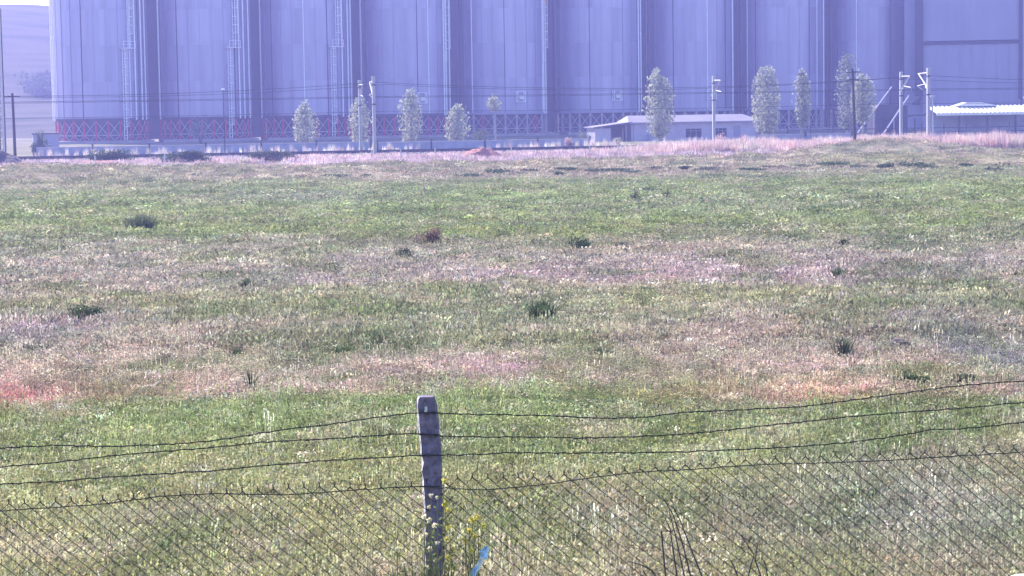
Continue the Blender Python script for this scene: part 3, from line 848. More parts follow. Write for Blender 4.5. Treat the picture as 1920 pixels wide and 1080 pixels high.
# bushes and banks along the railway at the left
bush(T(214, -38.2, gz1(-38.2, 206)), 5.6, 2.2, 1.7, 2600, 'shrub', 'dark bushy thicket on the pale soil strip, left of the lamp post', name='thicket', leafL=.22)
bush(T(212, -31.6, gz1(-31.6, 206)), 5.8, 2.2, 1.6, 2600, 'shrub', 'dark bushy thicket directly before the lamp post', name='thicket', leafL=.22)
bush(T(213, -23.2, gz1(-23.2, 208)), 6.0, 2.0, 1.4, 2000, 'shrub_blue', 'grey thicket between the lamp post and the close mast pair', name='thicket', leafL=.22)
p = P(74, 268, 255)
t = bush((p.x, p.y, -1.6), 3.4, 2.4, 2.4, 500, 'shrub', 'dark spiky bush at the far left beside the first silo', leafL=.35)
b = MB()
for k in range(26): b.blade((R.uniform(-.3, .3), R.uniform(-.3, .3), 1.6), R.uniform(1.0, 2.1), .16, R.uniform(.0, .55), R.uniform(0, 6.28))
b.build('spiky_leaves', M['shrub'], t)
p = P(86, 266, 290)
t = empty('small_hut', (p.x, p.y, -1.5), 'dark flat roofed hut behind the spiky bush at far left', 'hut', rz=SRZ)
b = MB(); b.box((0, 0, 1.2), (3.4, 2.6, 2.4)); b.build('wall', M['hall'], t)
b = MB(); b.box((0, 0, 2.48), (3.8, 3.0, .16)); b.build('roof', M['steel_dark'], t)
bush_px(922, 246, 66, 22, 'shrub_blue', 'grey leafy bush under the spindly poplar', 400, leafL=.28) if False else None
def far_bush(px, s, w, h, mt, label, n=420, leafL=.24):
    k = (px - 960) / F_PX; D = s / (1 - TS * k); X = k * D
    return bush((X, D, gz1(X, D)), w, w * .8, h, n, mt, label, leafL=leafL)
far_bush(912, 266, 3.6, 3.1, 'shrub_blue', 'grey green bush under the spindly poplar behind the wall')
far_bush(1100, 268, 2.2, 2.6, 'poplar_dim', 'pointed bush beside the left end of the carport')
far_bush(1070, 256, 2.0, 1.7, 'shrub_pink', 'pinkish flowering bush by the rails left of the carport')
far_bush(382, 330, 4.2, 5.4, 'poplar_dim', 'dim rounded bush before the second silo', 500, .3)
far_bush(1350, 262, 2.0, 1.8, 'shrub_pink', 'pale bush at the foot of the single mast by the low building', 260)
far_bush(1400, 262, 2.2, 1.3, 'shrub_pink', 'pale low bush under the right end of the low building', 260)
far_bush(1160, 262, 1.6, 1.6, 'poplar', 'pale small bush before the carport opening', 200)
bush((-51.5, 206, gz1(-51.5, 206)), 5.5, 2.5, 2.3, 2600, 'shrub', 'dark dense thicket at the far left edge below the tall lattice mast', name='thicket', leafL=.22)
# earth bank at far left and red mound
def mound(px, s, w, d, h, mt, label, name):
    k = (px - 960) / F_PX; D = s / (1 - TS * k); X = k * D
    n = 26; vs_ = []; fs = []
    for i in range(n + 1):
        for j in range(n + 1):
            u = i / n * 2 - 1; v = j / n * 2 - 1
            q = max(0, 1 - u * u) * max(0, 1 - v * v)
            z = h * q * (.55 + .9 * float(fbm(u * 3 + px, v * 3, 4)))
            vs_.append((u * w / 2, v * d / 2, gz1(X + u * w / 2, D + v * d / 2) - gz1(X, D) - .05 + z))
    for i in range(n):
        for j in range(n):
            a_ = i * (n + 1) + j; fs.append((a_, a_ + n + 1, a_ + n + 2, a_ + 1))
    b = MB(); b.add(vs_, fs)
    return tag(b.build(name, M[mt], None, (X, D, gz1(X, D)), smooth=True), label, 'mound')
mound(908, 214, 4.6, 2.6, 1.0, 'soil_red', 'heap of red soil at the edge of the reeds below the middle silos', 'soil_heap')
mound(716, 218, 3.4, 2.2, .45, 'soil_red', 'low smear of reddish soil at the foot of the nearer mast of the close pair', 'soil_heap')
mound(0, 215, 6.0, 4.0, 1.5, 'soil_dark', 'dark earth bank at the far left below the tall lattice mast', 'earth_bank')
for k, (px, w) in enumerate(((110, 6.0), (180, 7.0), (215, 5.0))):
    mound(px, 211 + k, w, 2.4, .5, 'soil_red' if k else 'soil_dark', ['dark low heap of soil beside the far left earth bank', 'long low heap of pinkish soil left of the dark thicket', 'short low heap of pinkish soil touching the dark thicket'][k], 'soil_heap')

# ------------------------------------------------------------------ poles at the left and right
def ground_at(px, s):
    k = (px - 960) / F_PX; D = s / (1 - TS * k); X = k * D
    return Vector((X, D, gz1(X, D)))
p = ground_at(9.5, 222)
t = empty('lattice_mast', p, 'tall narrow steel lattice mast at the left edge, rising out of frame', 'mast')
hh = 15.5
for x, y, mt in ((-.24, -.2, 'wood'), (.24, -.2, 'mast'), (-.24, .25, 'wood'), (.24, .25, 'wood')):
    b = MB(); b.tube([(x * 1.15, y * 1.15, -.1), (x * .9, y * .9, hh)], .12, 5); b.build('leg', M[mt], t)
b = MB()
for k in range(19):
    z = .3 + k * .8
    b.tube([(-.27, -.22, z), (.27, -.22, z + .4)], .025, 4); b.tube([(.27, -.22, z + .4), (-.27, -.22, z + .8)], .025, 4)
b.build('lattice', M['steel_dark'], t)
def timber_pole(px, s, H, label, lean=0.0, arms=2, mt='wood', r=.17):
    p = ground_at(px, s)
    t = empty('timber_pole', p, label, 'pole'); t.rotation_euler = (0, lean, 0)
    b = MB(); b.tube([(0, 0, -.3), (.02, 0, H * .5), (0, 0, H)], r, 8, r * .7); b.build('shaft', M[mt], t)
    for k in range(arms):
        b = MB(); z = H - .35 - .75 * k
        b.box((0, -.12, z), (1.5 - .3 * k, .12, .12)); c = b.build('crossarm', M[mt], t)
        for x in (-.6, .6):
            i_ = MB(); i_.tube([(x * (1 - .2 * k), -.12, z + .05), (x * (1 - .2 * k), -.12, z + .32)], .085, 6, .06); i_.build('insulator', M['insul'], c)
    return t
timber_pole(1606, 210, 8.4, 'dark timber pole with two crossarms standing in the pink reeds at right', lean=-.030)
timber_pole(34, 226, 7.2, 'dark timber pole beside the tall lattice mast at far left', arms=1, lean=-.01)
p = ground_at(427, 232)
t = empty('lamp_post', p, 'thin dark lamp post with a small white lamp before the second silo', 'lamp post')
b = MB(); b.tube([(0, 0, 0), (-.05, 0, 7.3)], .06, 6, .045); b.build('shaft', M['steel_dark'], t)
b = MB(); b.box((-.05, -.05, 7.42), (.34, .3, .2)); b.build('lamp_head', M['white_plastic'], t)
MP = MB(); MP.box((0, 0, .5), (.13, .13, 1.1)); MP.box((0, 0, 1.07), (.10, .10, .06)); MPM = MP.mesh('marker_post', M['mast'])
for k, (px, s) in enumerate(((756, 212), (821, 213), (1109, 215), (1164, 216), (1204, 217), (1248, 226), (1324, 226), (962, 215), (701, 211), (312, 208), (183, 208))):
    p = ground_at(px, s)
    lab = ['short pale marker post right of the close mast pair', 'short pale marker post left of the red soil heap', 'short pale marker post in reeds below the carport', 'short pale marker post below the left end of the low building',
           'short pale marker post left of the tallest poplar', 'short pale marker post at the foot of the tallest poplar', 'short pale marker post left of the single mast', 'short pale marker post right of the red soil heap',
           'short pale marker post in front of the close mast pair', 'short pale marker post between the dark thickets', 'short pale marker post on the pinkish soil at left'][k]
    o = linkmesh('marker_post', MPM, None, p, R.uniform(-.1, .1)); o.rotation_euler = (R.gauss(0, .03), R.gauss(0, .04), 0)
    tag(o, lab, 'marker post', 'short marker posts along the railway land')

# far wood on the hill
b = MB()
for k in range(46):
    Y = R.uniform(518, 545); X = R.uniform(-.226, -.206) * Y; z = gz1(X, Y)
    for q in range(26):
        b.leaf((X + R.gauss(0, .9), Y + R.gauss(0, .9), z + R.uniform(.3, 2.6)), .9, .6)
tag(b.build('hillside_wood', M['shrub_blue']), kind='stuff')

# ------------------------------------------------------------------ fence in the foreground
def fence_pt(px, y):
    k = (px - 960) / F_PX
    D = (11.6 + .12 * .466) / (1 - .12 * k)
    return P(px, y, D)
base = fence_pt(806, 1345)
fence = empty('wire_fence', base, 'barbed wire and chain link fence on a leaning concrete post across the foreground', 'fence')
inv = Matrix.Translation(-base)
# post: bevelled section lofted through the measured outline
outline = [(1352, 797, 833), (1080, 795, 831), (1000, 794.5, 830.5), (900, 791, 828), (850, 788, 826), (800, 783.5, 821.5), (762, 781, 817), (749, 781.5, 815.5), (744.5, 784, 813)]
vs_ = []; fs = []
prev = None
sub = []
for (y, xl, xr), (y2, xl2, xr2) in zip(outline[:-1], outline[1:]):
    n = max(1, int(abs(y2 - y) / 14))
    for k in range(n):
        u = k / n; sub.append((y + (y2 - y) * u, xl + (xl2 - xl) * u, xr + (xr2 - xr) * u))
sub.append(outline[-1])
for i, (y, xl, xr) in enumerate(sub):
    cpt = fence_pt((xl + xr) / 2, y); wd = (fence_pt(xr, y) - fence_pt(xl, y)).length
    dp = wd * .95; c = wd * .14
    hw = wd / 2
    c = wd * .085; e_ = wd * .33
    ring = [(-hw + c, 0), (hw - c, 0), (hw, e_), (hw, dp - e_), (hw - c, dp), (-hw + c, dp), (-hw, dp - e_), (-hw, e_)]
    nn = .0032 if 0 < i < len(sub) - 2 else .0008
    for (a_, d_) in ring: vs_.append(Vector((cpt.x + a_ + R.gauss(0, nn), cpt.y + d_ + R.gauss(0, nn), cpt.z)) - base)
nr = 8
for i in range(len(sub) - 1):
    for k in range(nr): fs.append((i * nr + k, i * nr + (k + 1) % nr, (i + 1) * nr + (k + 1) % nr, (i + 1) * nr + k))
fs.append(tuple((len(sub) - 1) * nr + k for k in range(nr)))
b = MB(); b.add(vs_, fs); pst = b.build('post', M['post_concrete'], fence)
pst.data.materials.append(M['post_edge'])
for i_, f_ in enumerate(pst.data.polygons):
    if i_ < (len(sub) - 1) * nr and i_ % nr in (5, 7): f_.material_index = 1  # left chamfers only: sunlit rim put into the colour
q = fence_pt(799, 767) - base
b = MB(); b.box(q + Vector((0, -.004, 0)), (.014, .012, .03)); b.box(q + Vector((-.004, -.008, -.012)), (.012, .01, .012)); b.build('staple', M['mast'], pst)
W1 = [(-60, 842), (0, 840), (95, 834), (200, 837), (350, 831), (430, 822), (530, 805), (620, 795), (700, 783), (780, 773), (800, 772), (822, 775), (960, 778), (1040, 779), (1130, 784), (1200, 783), (1275, 773), (1410, 767), (1515, 761), (1580, 752), (1690, 737), (1770, 726), (1850, 718), (1920, 714), (2010, 708)]
W2 = [(-60, 880), (0, 875), (90, 868), (150, 861), (250, 850), (320, 845), (400, 838), (500, 828), (620, 822), (720, 815), (785, 812), (826, 817), (900, 819), (1000, 819), (1100, 821), (1200, 818), (1290, 813), (1380, 804), (1480, 793), (1590, 781), (1700, 772), (1800, 765), (1920, 754), (2010, 748)]
W3 = [(-60, 910), (0, 907), (100, 903), (200, 894), (300, 888), (400, 882), (500, 872), (600, 864), (700, 858), (787, 853), (826, 853), (900, 851), (960, 848), (1040, 849), (1180, 848), (1275, 847), (1400, 842), (1470, 838), (1560, 832), (1650, 822), (1720, 811), (1750, 803), (1790, 805), (1850, 799), (1920, 791), (2010, 786)]
W4 = [(-60, 960), (0, 957), (100, 951), (200, 944), (300, 930), (400, 925), (540, 927), (620, 922), (700, 916), (790, 910), (832, 914), (890, 918), (950, 915), (1040, 905), (1130, 892), (1180, 886), (1300, 879), (1440, 870), (1560, 867), (1680, 862), (1800, 854), (1920, 847), (2010, 842)]
def fpath(W, step=12, jit=.0025):
    xs = [w[0] for w in W]; ys = [w[1] for w in W]
    out = []
    x = xs[0]
    while x <= xs[-1]:
        # smooth interpolation
        y = sum(float(np.interp(x + d, xs, ys)) for d in (-14, -7, 0, 7, 14)) / 5
        q = fence_pt(x, y) - base
        q.y -= .010
        if 778 < x < 836: q.y -= .006
        q.z += R.gauss(0, jit) * .5
        out.append(q); x += step
    return out
for i, W in enumerate((W1, W2, W3)):
    pts = fpath(W)
    b = MB(); b.tube(pts, .0030, 5)
    s2 = []
    for k, q in enumerate(pts): s2.append(q + Vector((0, math.cos(k * 2.1) * .003, math.sin(k * 2.1) * .0045)))
    b.tube(s2, .0018, 4)
    br = b.build('barbed_wire', M['wire'], fence)
    bb = MB(); k = R.randint(2, 5)
    while k < len(pts) - 1:
        q = pts[k]
        for d in range(2):
            a_ = R.uniform(0, 3.14)
            v = Vector((R.uniform(-.5, .5), math.cos(a_), math.sin(a_))).normalized() * .013
            bb.tube([q - v, q + v], .0013, 3)
        k += R.randint(3, 4)
    bb.build('barbs', M['wire'], br)
b = MB(); b.tube(fpath(W4), .0030, 5); b.build('line_wire', M['wire'], fence)
b = MB()
for W in (W1, W2, W3, W4):
    y0 = float(np.interp(806, [w[0] for w in W], [w[1] for w in W]))
    q = fence_pt(806, y0) - base
    b.box(q + Vector((.0, -.006, 0)), (.118, .006, .005))
b.build('tie_wire', M['wire'], fence)
TOP = [(-60, 934), (0, 931), (130, 925), (300, 917), (450, 908), (560, 899), (620, 898), (690, 901), (780, 896), (860, 882), (1000, 880), (1200, 865), (1400, 848), (1600, 838), (1800, 833), (1920, 826), (2010, 820)]
tx = [w[0] for w in TOP]; ty = [w[1] for w in TOP]
CELL = 28.7 / F_PX * 11.6; HC = CELL * .45
FDIR = Vector((1, .12, 0)).normalized()
def link_wire(ph):
    b = MB(); pts = []
    n = 35
    for k in range(n):
        sgn = 1 if (k + ph) % 2 == 0 else -1
        e = FDIR * (sgn * CELL / 4)
        pts.append(Vector((e.x, e.y + (.0024 if sgn > 0 else -.0024), -k * HC)))
    # twisted barb at the top knuckle
    b.tube(pts, .0033, 4, cap=False)
    sgn = 1 if ph % 2 == 0 else -1
    b.tube([pts[0], pts[0] + Vector((.002 * sgn, 0, .012)), pts[0] + Vector((-.006 * sgn, -.004, .026))], .0020, 4)
    return b.mesh('mesh_wire', M['mesh_wire'])
LW = [link_wire(0), link_wire(1)]
x = -50.0; k = 0
mesh_part = bpy.data.objects.new('chain_link', None); COL.objects.link(mesh_part); mesh_part.parent = fence
while x < 1985:
    dpx = 28.7 / 2 * (11.6 / fence_pt(x, 900).y)
    yt = float(np.interp(x, tx, ty)) + 14
    q = fence_pt(x, yt) - base
    q.y += .004
    o = linkmesh('mesh_wire', LW[k % 2], mesh_part, q)
    o.rotation_euler = (R.gauss(0, .004), R.gauss(0, .006), 0)
    x += dpx; k += 1

# weeds, flowers, twigs and litter at the fence
def on_fence(px, y, dd): 
    p = fence_pt(px, y); r = ray(px, y); return Vector((0, 0, EYE)) + r * ((p.y + dd) / r.y)
def flower_weed(px, dd, heads, label, mt, extra_leaves=30):
    root = on_fence(px, 1300, dd); root.z = 0
    t = empty('flowering_weed', root, label, 'weed', 'flowering weeds at the fence post')
    st = MB(); lf = MB()
    for (hx, hy, hr) in heads:
        q = on_fence(hx, hy, dd + R.uniform(-.05, .05)) - root
        mid = q * .55 + Vector((R.uniform(-.03, .03), R.uniform(-.03, .03), 0))
        st.tube([(0, 0, 0), mid, q], .0035, 4, .002)
        for k in range(7):
            u = R.uniform(.3, .95); c = mid.lerp(q, u)
            lf.leaf(c + Vector((R.uniform(-.02, .02), R.uniform(-.02, .02), 0)), R.uniform(.03, .06), .012)
        hd_ = MB()
        for k in range(16):
            v = Vector((R.gauss(0, 1), R.gauss(0, 1), R.gauss(0, 1))).normalized()
            hd_.leaf(q + v * hr * .8, hr * 1.7, hr * 1.1, v)
        hd_.build('flower_head', M[mt], t)
    st.build('stem', M['stalk'], t); lf.build('leaves', M['weedleaf'], t)
flower_weed(808, -.35, [(808, 929, .010), (820, 933, .008), (805, 950, .009), (795, 968, .011), (804, 975, .012), (815, 985, .012), (797, 1003, .012), (820, 1017, .010), (806, 1030, .012), (818, 1050, .012), (800, 1065, .012)],
            'pale budded weed growing up in front of the concrete post', 'cream')
flower_weed(838, -.2, [(832, 902, .012), (836, 944, .016), (841, 955, .013), (843, 990, .014), (838, 1012, .012), (849, 1030, .013), (840, 1046, .013), (852, 1066, .013)], 'yellow flowered weed just right of the concrete post', 'yellow')
flower_weed(890, -.1, [(885, 975, .017), (896, 968, .014), (880, 995, .014), (890, 1004, .016), (905, 985, .012), (872, 1012, .013), (898, 1020, .012), (884, 1030, .013)], 'yellow green weed between the post and the plastic scrap', 'yellow')
flower_weed(770, -.3, [(772, 1040, .01), (758, 1058, .01), (745, 1030, .009), (780, 1070, .01), (735, 1064, .009)], 'pale budded weed just left of the concrete post', 'cream')
# grassy stems round the post foot
for (px, lab) in ((740, 'tall dry grass tuft left of the concrete post'), (800, 'tall dry grass tuft at the foot of the concrete post'), (870, 'tall dry grass tuft right of the concrete post')):
    root = on_fence(px, 1300, -.25); root.z = 0
    t = empty('tall_grass', root, lab, 'grass clump', 'tall grass round the post')
    for part, mt in (('stems', 'stalk'), ('leaves', 'weedleaf')):
        b = MB()
        for k in range(46):
            a_ = R.uniform(0, 6.28); r_ = R.uniform(0, .16)
            b.blade((math.cos(a_) * r_, math.sin(a_) * r_, -.02), R.uniform(.7, 1.06), .006 if part == 'stems' else .011, R.uniform(.02, .22), R.uniform(0, 6.28))
        b.build(part, M[mt], t)
def twig_shrub(strokes, px, dd, label, r=.0058):
    root = on_fence(px, 1300, dd); root.z = 0
    t = empty('bare_shrub', root, label, 'bare shrub', 'bare twiggy shrubs at the fence')
    for pts in strokes:
        q = [on_fence(x_, y_, dd) - root for x_, y_ in pts]
        b = MB(); b.tube([(q[0].x * .4, 0, 0)] + q, r, 5, r * .45); b.build('twig', M['twig'], t)
twig_shrub([[(1296, 1085), (1280, 1020), (1262, 965), (1240, 928)], [(1284, 1085), (1268, 1010), (1255, 960)], [(1318, 1085), (1300, 1040), (1275, 975), (1262, 950)], [(1270, 1085), (1262, 1030), (1256, 990), (1246, 970)], [(1240, 995), (1258, 996), (1264, 994)]],
           1290, -.3, 'bare dark twigs rising in a thin fan at lower right of centre')
twig_shrub([[(1402, 1085), (1408, 1060), (1414, 1040), (1395, 1012), (1386, 1000)], [(1428, 1085), (1416, 1050), (1420, 1022), (1430, 1005)], [(1440, 1085), (1436, 1060), (1428, 1045)], [(1385, 1085), (1376, 1062), (1370, 1050)]],
           1412, -.3, 'bare forked twigs at the bottom edge, right of the thin fan of twigs')
twig_shrub([[(1232, 1085), (1222, 1070), (1205, 1060), (1180, 1053)], [(1215, 1085), (1205, 1068)]], 1215, -.3, 'short bent twig at the bottom edge left of the thin fan of twigs')
twig_shrub([[(878, 1085), (874, 1040), (872, 1005)], [(886, 1085), (880, 1050), (866, 1022)]], 880, -.15, 'thin bare stem beside the blue and white plastic scrap', .003)
# plastic scrap on a stalk
def scrap():
    pc = on_fence(902, 1052, -.2)
    t = empty('plastic_scrap', pc, 'torn blue and white plastic scrap caught on a stalk right of the post', 'litter')
    def strip(pts, w, mt, name):
        q = [on_fence(x_, y_, -.2) - pc for x_, y_ in pts]
        b = MB(); vs_ = []; fs = []
        for i, c in enumerate(q):
            ww = w[i] / 2
            a_ = i * .9
            e = Vector((math.cos(.5 + .3 * math.sin(a_)), .5 * math.sin(a_ * 1.7), -.35 + .2 * math.cos(a_))).normalized()
            for u, dz in ((-1, 0), (-.3, .012), (.3, -.008), (1, .004)):
                vs_.append(c + e * ww * u + Vector((0, dz * (1 + .5 * math.sin(i * 2.0)), dz * .3)))
        for i in range(len(q) - 1):
            for k in range(3): fs.append((i * 4 + k, i * 4 + k + 1, i * 4 + k + 5, i * 4 + k + 4))
        b.add(vs_, fs)
        o = b.build(name, M[mt], t)
        md = o.modifiers.new('thickness', 'SOLIDIFY'); md.thickness = .0012
    strip([(913, 1024), (911, 1030), (906, 1036), (908, 1042), (905, 1047)], [.008, .04, .052, .05, .03], 'blue_plastic', 'blue_end')
    strip([(905, 1045), (902, 1052), (898, 1060), (893, 1068)], [.03, .036, .03, .034], 'white_plastic', 'white_middle')
    strip([(895, 1062), (890, 1070), (887, 1078), (885, 1086)], [.03, .042, .03, .024], 'blue_plastic', 'blue_tail')
    b = MB(); q = on_fence(888, 1300, -.2) - pc; b.tube([Vector((q.x, q.y, -pc.z)), on_fence(890, 1082, -.19) - pc, on_fence(904, 1045, -.19) - pc], .004, 5, .002); b.build('stalk', M['twig'], t)
scrap()
# rounded pale lid at the lower right corner
p = on_fence(1925, 1092, -.6)
t = empty('round_tub', (p.x, p.y, 0), 'rounded pale blue plastic tub just showing in the lower right corner', 'tub')
b = MB(); pr = [(.10, 0), (.125, p.z - .05), (.135, p.z - .02), (.12, p.z + .005), (.08, p.z + .03), (.0, p.z + .04)]
vs_ = []; fs = []; n = 24
for r_, z_ in pr:
    for k in range(n): vs_.append((math.cos(2 * math.pi * k / n) * r_, math.sin(2 * math.pi * k / n) * r_, z_))
for i in range(len(pr) - 1):
    for k in range(n): fs.append((i * n + k, i * n + (k + 1) % n, (i + 1) * n + (k + 1) % n, (i + 1) * n + k))
b.add(vs_, fs); b.build('body', M['white_plastic'], t, smooth=True)
b = MB(); b.tube([(math.cos(2 * math.pi * k / 24) * .137, math.sin(2 * math.pi * k / 24) * .137, p.z - .02) for k in range(25)], .008, 5); b.build('rim', M['blue_plastic'], t)

# ------------------------------------------------------------------ grass, weeds and reeds (stuff)
PROTO = bpy.data.collections.new('grass_kinds')
def proto(name, b, mt):
    o = bpy.data.objects.new(name, b.mesh(name, mt)); PROTO.objects.link(o); return o
def tuft(n, rad, h0, h1, w, lean=(.1, .7), flat=0.0):
    b = MB()
    for k in range(n):
        a_ = R.uniform(0, 6.28); r_ = rad * math.sqrt(R.random())
        b.blade((math.cos(a_) * r_, math.sin(a_) * r_, -.02), R.uniform(h0, h1), w * R.uniform(.6, 1.4), R.uniform(*lean), R.uniform(0, 6.28))
    return b
def leafy_tuft(n, rad, h, L_):
    b = MB()
    for k in range(n):
        a_ = R.uniform(0, 6.28); r_ = rad * math.sqrt(R.random())
        b.leaf((math.cos(a_) * r_, math.sin(a_) * r_, R.uniform(.01, h)), L_ * R.uniform(.6, 1.4), L_ * .45, Vector((R.gauss(0, 1), R.gauss(0, 1), R.uniform(.0, .8))))
    return b
def seed_tuft(n, rad, h0, h1, hl):
    b = MB()
    for k in range(n):
        a_ = R.uniform(0, 6.28); r_ = rad * math.sqrt(R.random()); h = R.uniform(h0, h1)
        x, y = math.cos(a_) * r_, math.sin(a_) * r_; lx, ly = R.gauss(0, .12) * h, R.gauss(0, .12) * h
        b.blade((x, y, -.02), h, .005, .12, R.uniform(0, 6.28))
        for j in range(3): b.leaf((x + lx * .5, y + ly * .5, h * (.86 + .07 * j)), hl, hl * .5, Vector((lx, ly, h)))
    return b
K = []
for k in range(3): K.append(proto('kind_%02d' % len(K), tuft(20, .13, .05, .14, .011, (.3, 1.0)), M['blade']))        # 0-2 near grass
for k in range(2): K.append(proto('kind_%02d' % len(K), leafy_tuft(40, .13, .10, .034), M['blade']))                 # 3-4 near leaves
for k in range(2): K.append(proto('kind_%02d' % len(K), seed_tuft(5, .14, .14, .30, .028), M['blade']))              # 5-6 seed heads
for k in range(3): K.append(proto('kind_%02d' % len(K), tuft(44, .42, .06, .17, .024, (.2, .9)), M['blade']))       # 7-9 mid clumps
for k in range(2): K.append(proto('kind_%02d' % len(K), leafy_tuft(40, .40, .15, .10), M['blade']))                  # 10-11 mid leaves
for k in range(3): K.append(proto('kind_%02d' % len(K), tuft(34, .45, .6, 1.35, .045, (.03, .22)), M['blade']))      # 12-14 reeds
def scatter(name, X, Y, kind, scl, col):
    ok = np.ones(len(X), bool)
    for (ax, ay, aw, ad) in CLEAR: ok &= ~((np.abs(X - ax) < aw) & (Y < ay + aw * .6) & (Y > ay - ad))
    X, Y, kind, scl, col = X[ok], Y[ok], kind[ok], scl[ok], col[ok]
    Z = gz(X, Y); n = len(X)
    me = bpy.data.meshes.new(name)
    me.vertices.add(n)
    me.vertices.foreach_set('co', np.stack([X, Y, Z], -1).ravel())
    a = me.attributes.new('kind', 'INT', 'POINT'); a.data.foreach_set('value', kind.astype(np.int32))
    a = me.attributes.new('scl', 'FLOAT_VECTOR', 'POINT'); a.data.foreach_set('vector', scl.astype(np.float32).ravel())
    rot = np.zeros((n, 3)); rot[:, 2] = rng.uniform(0, 6.283, n); rot[:, 0] = rng.normal(0, .08, n); rot[:, 1] = rng.normal(0, .08, n)
    a = me.attributes.new('rot', 'FLOAT_VECTOR', 'POINT'); a.data.foreach_set('vector', rot.astype(np.float32).ravel())
    a = me.attributes.new('tint', 'FLOAT_COLOR', 'POINT'); a.data.foreach_set('color', np.concatenate([col, np.ones((n, 1))], 1).astype(np.float32).ravel())
    o = linkmesh(name, me)
    ng = bpy.data.node_groups.new(name + '_nodes', 'GeometryNodeTree')
    ng.interface.new_socket('Geometry', in_out='INPUT', socket_type='NodeSocketGeometry')
    ng.interface.new_socket('Geometry', in_out='OUTPUT', socket_type='NodeSocketGeometry')
    N = ng.nodes; L = ng.links
    gi = N.new('NodeGroupInput'); go = N.new('NodeGroupOutput')
    ci = N.new('GeometryNodeCollectionInfo'); ci.inputs['Collection'].default_value = PROTO; ci.inputs['Separate Children'].default_value = True; ci.inputs['Reset Children'].default_value = True
    ip = N.new('GeometryNodeInstanceOnPoints'); ip.inputs['Pick Instance'].default_value = True
    def na(nm, ty):
        q = N.new('GeometryNodeInputNamedAttribute'); q.data_type = ty; q.inputs['Name'].default_value = nm; return q.outputs['Attribute']
    L.new(gi.outputs[0], ip.inputs['Points']); L.new(ci.outputs[0], ip.inputs['Instance'])
    L.new(na('kind', 'INT'), ip.inputs['Instance Index']); L.new(na('rot', 'FLOAT_VECTOR'), ip.inputs['Rotation']); L.new(na('scl', 'FLOAT_VECTOR'), ip.inputs['Scale'])
    L.new(ip.outputs[0], go.inputs[0])
    md = o.modifiers.new('scatter', 'NODES'); md.node_group = ng
    return tag(o, kind='stuff')
def pts_between(y0, y1, n, margin=1.35, pw=1.0):
    # more plants per square metre close to the fence
    e = 1 - pw
    u = rng.random(n)
    Y = np.exp(np.log(y0) + u * np.log(y1 / y0)) if abs(e) < 1e-6 else (y0 ** e + u * (y1 ** e - y0 ** e)) ** (1 / e)
    X = rng.uniform(-1, 1, n) * Y * .24 * margin + rng.normal(0, .1, n)
    return X, Y
def jitter_col(c, dark=.30, sat=.06):
    n = len(c)
    k = np.exp(rng.normal(0, dark, n))[:, None]
    return np.clip(c * k * (1 + rng.normal(0, sat, (n, 3))), .012, .85)
# near field
X, Y = pts_between(13.0, 34, 42000, pw=1.3)
kind = rng.choice([0, 1, 2, 3, 4, 5, 6], len(X), p=[.15, .14, .13, .27, .25, .03, .03])
c = tint(X, Y) * 1.28
pale = rng.random(len(X)) < .12
c[pale] = c[pale] * .4 + np.array((.46, .43, .36)) * .6
hs = .75 + .9 * fbm(X * .7 + 5, Y * .5, 3)
sc = np.stack([rng.uniform(.7, 1.3, len(X))] * 2 + [rng.uniform(.6, 1.2, len(X)) * hs], -1)
scatter('meadow_grass', X, Y, kind, sc, jitter_col(c))
# middle field
X, Y = pts_between(31, 142, 62000, 1.25, pw=1.6)
kind = rng.choice([7, 8, 9, 10, 11, 0, 1, 5, 6], len(X), p=[.14, .14, .12, .18, .18, .08, .06, .05, .05])
c = tint(X, Y) * 1.16
pale = rng.random(len(X)) < .10
c[pale] = c[pale] * .5 + np.array((.40, .36, .31)) * .5
hs = .5 + 1.1 * fbm(X * .45 + 5, Y * .3, 3)
g = np.clip(Y / 60, .6, 1.5)
sc = np.stack([rng.uniform(.6, 1.2, len(X)) * g] * 2 + [rng.uniform(.6, 1.2, len(X)) * hs], -1)
scatter('field_grass', X, Y, kind, sc, jitter_col(c, .3))
# rough strip
n = 14000
X = rng.uniform(-62, 66, n); S = rng.uniform(138, 212, n); Y = S + TS * X * sstep(60, 200, S)
kind = rng.choice([7, 8, 9, 10, 11], n)
c = tint(X, Y)
hs = .4 + 1.5 * fbm(X * .3 + 5, Y * .2, 3)
sc = np.stack([rng.uniform(1.0, 2.0, n)] * 2 + [rng.uniform(.7, 1.5, n) * hs], -1)
scatter('rough_grass', X, Y, kind, sc, jitter_col(c, .35))
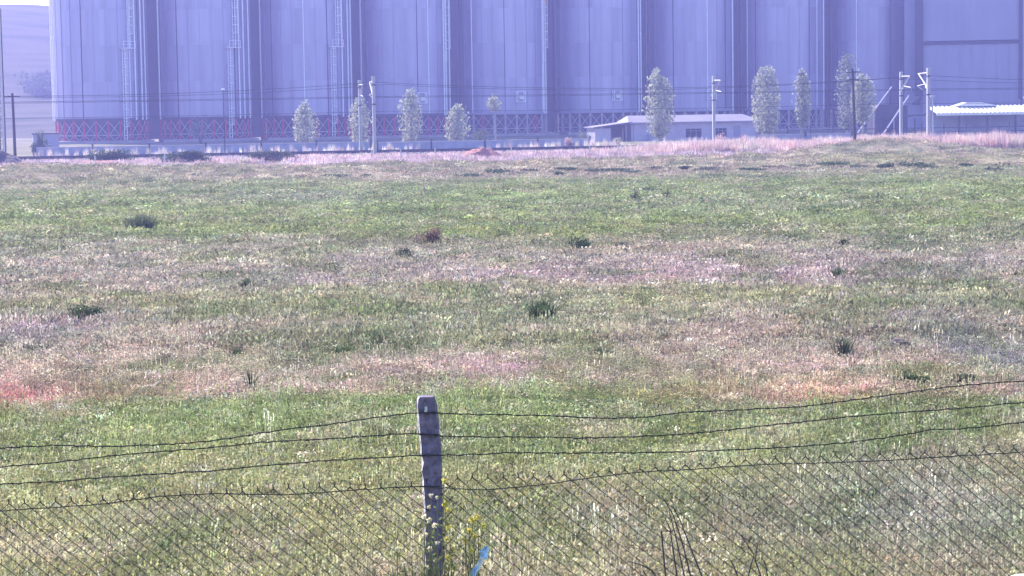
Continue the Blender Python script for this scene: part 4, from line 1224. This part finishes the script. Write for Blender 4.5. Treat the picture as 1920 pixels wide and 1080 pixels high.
# dry pink reeds before the railway
n = 11000
X = rng.uniform(-60, 70, n); S = rng.uniform(208.5, 229, n)
dens = np.interp(X, [-60, -45, -30, -20, -12, -2, 4, 12, 20, 70], [.05, .08, .16, .32, .25, .22, .25, .5, 1, 1])
dens = dens * np.where(S > 220, sstep(6, 14, X), 1) * np.where(S < 211, sstep(8, 16, X), 1)
keep = rng.random(n) < dens * (.4 + 1.2 * sstep(.35, .6, fbm(X * .3, S * .3, 3)))
X, S = X[keep], S[keep]; n = len(X); Y = S + TS * X
hk = (.5 + 1.0 * fbm(X * .5, S * .4, 4)) * np.interp(X, [-60, 5, 20, 30, 70], [.5, .5, 1.0, 1.1, 1.3])
sc = np.stack([rng.uniform(.8, 1.4, n)] * 2 + [rng.uniform(.6, 1.15, n) * hk], -1)
c = np.array((.52, .38, .38)) * np.ones((n, 3)); k = rng.random(n)[:, None]
c = c * (1 - .4 * k) + np.array((.36, .30, .25)) * .4 * k
scatter('dry_reeds', X, Y, rng.choice([12, 13, 14], n), sc, jitter_col(c, .25))
# short mauve weeds on the verge between the field and the tracks
n = 9000
X = rng.uniform(-60, 40, n); S = rng.uniform(186, 226, n)
keep = rng.random(n) < sstep(.36, .60, fbm(X * .22 + 3, S * .12, 4)) * sstep(184, 200, S) * (1 - sstep(14, 30, X))
X, S = X[keep], S[keep]; n = len(X); Y = S + TS * X
sc = np.stack([rng.uniform(.7, 1.3, n)] * 2 + [rng.uniform(.25, .6, n)], -1)
scatter('verge_weeds', X, Y, rng.choice([12, 13, 14], n), sc, jitter_col(np.array((.40, .31, .34)) * np.ones((n, 3)), .3))
# weeds along the wall behind the rails
n = 700
X = rng.uniform(-58, 50, n); S = rng.uniform(250.5, 261, n)
keep = fbm(X * .35, S * .1, 3) > .5
X, S = X[keep], S[keep]; n = len(X); Y = S + TS * X
sc = np.stack([rng.uniform(.3, .7, n)] * 2 + [rng.uniform(.5, 1.2, n)], -1)
scatter('wall_weeds', X, Y, rng.choice([12, 13, 14], n), sc, jitter_col(np.array((.46, .40, .40)) * np.ones((n, 3)), .3))
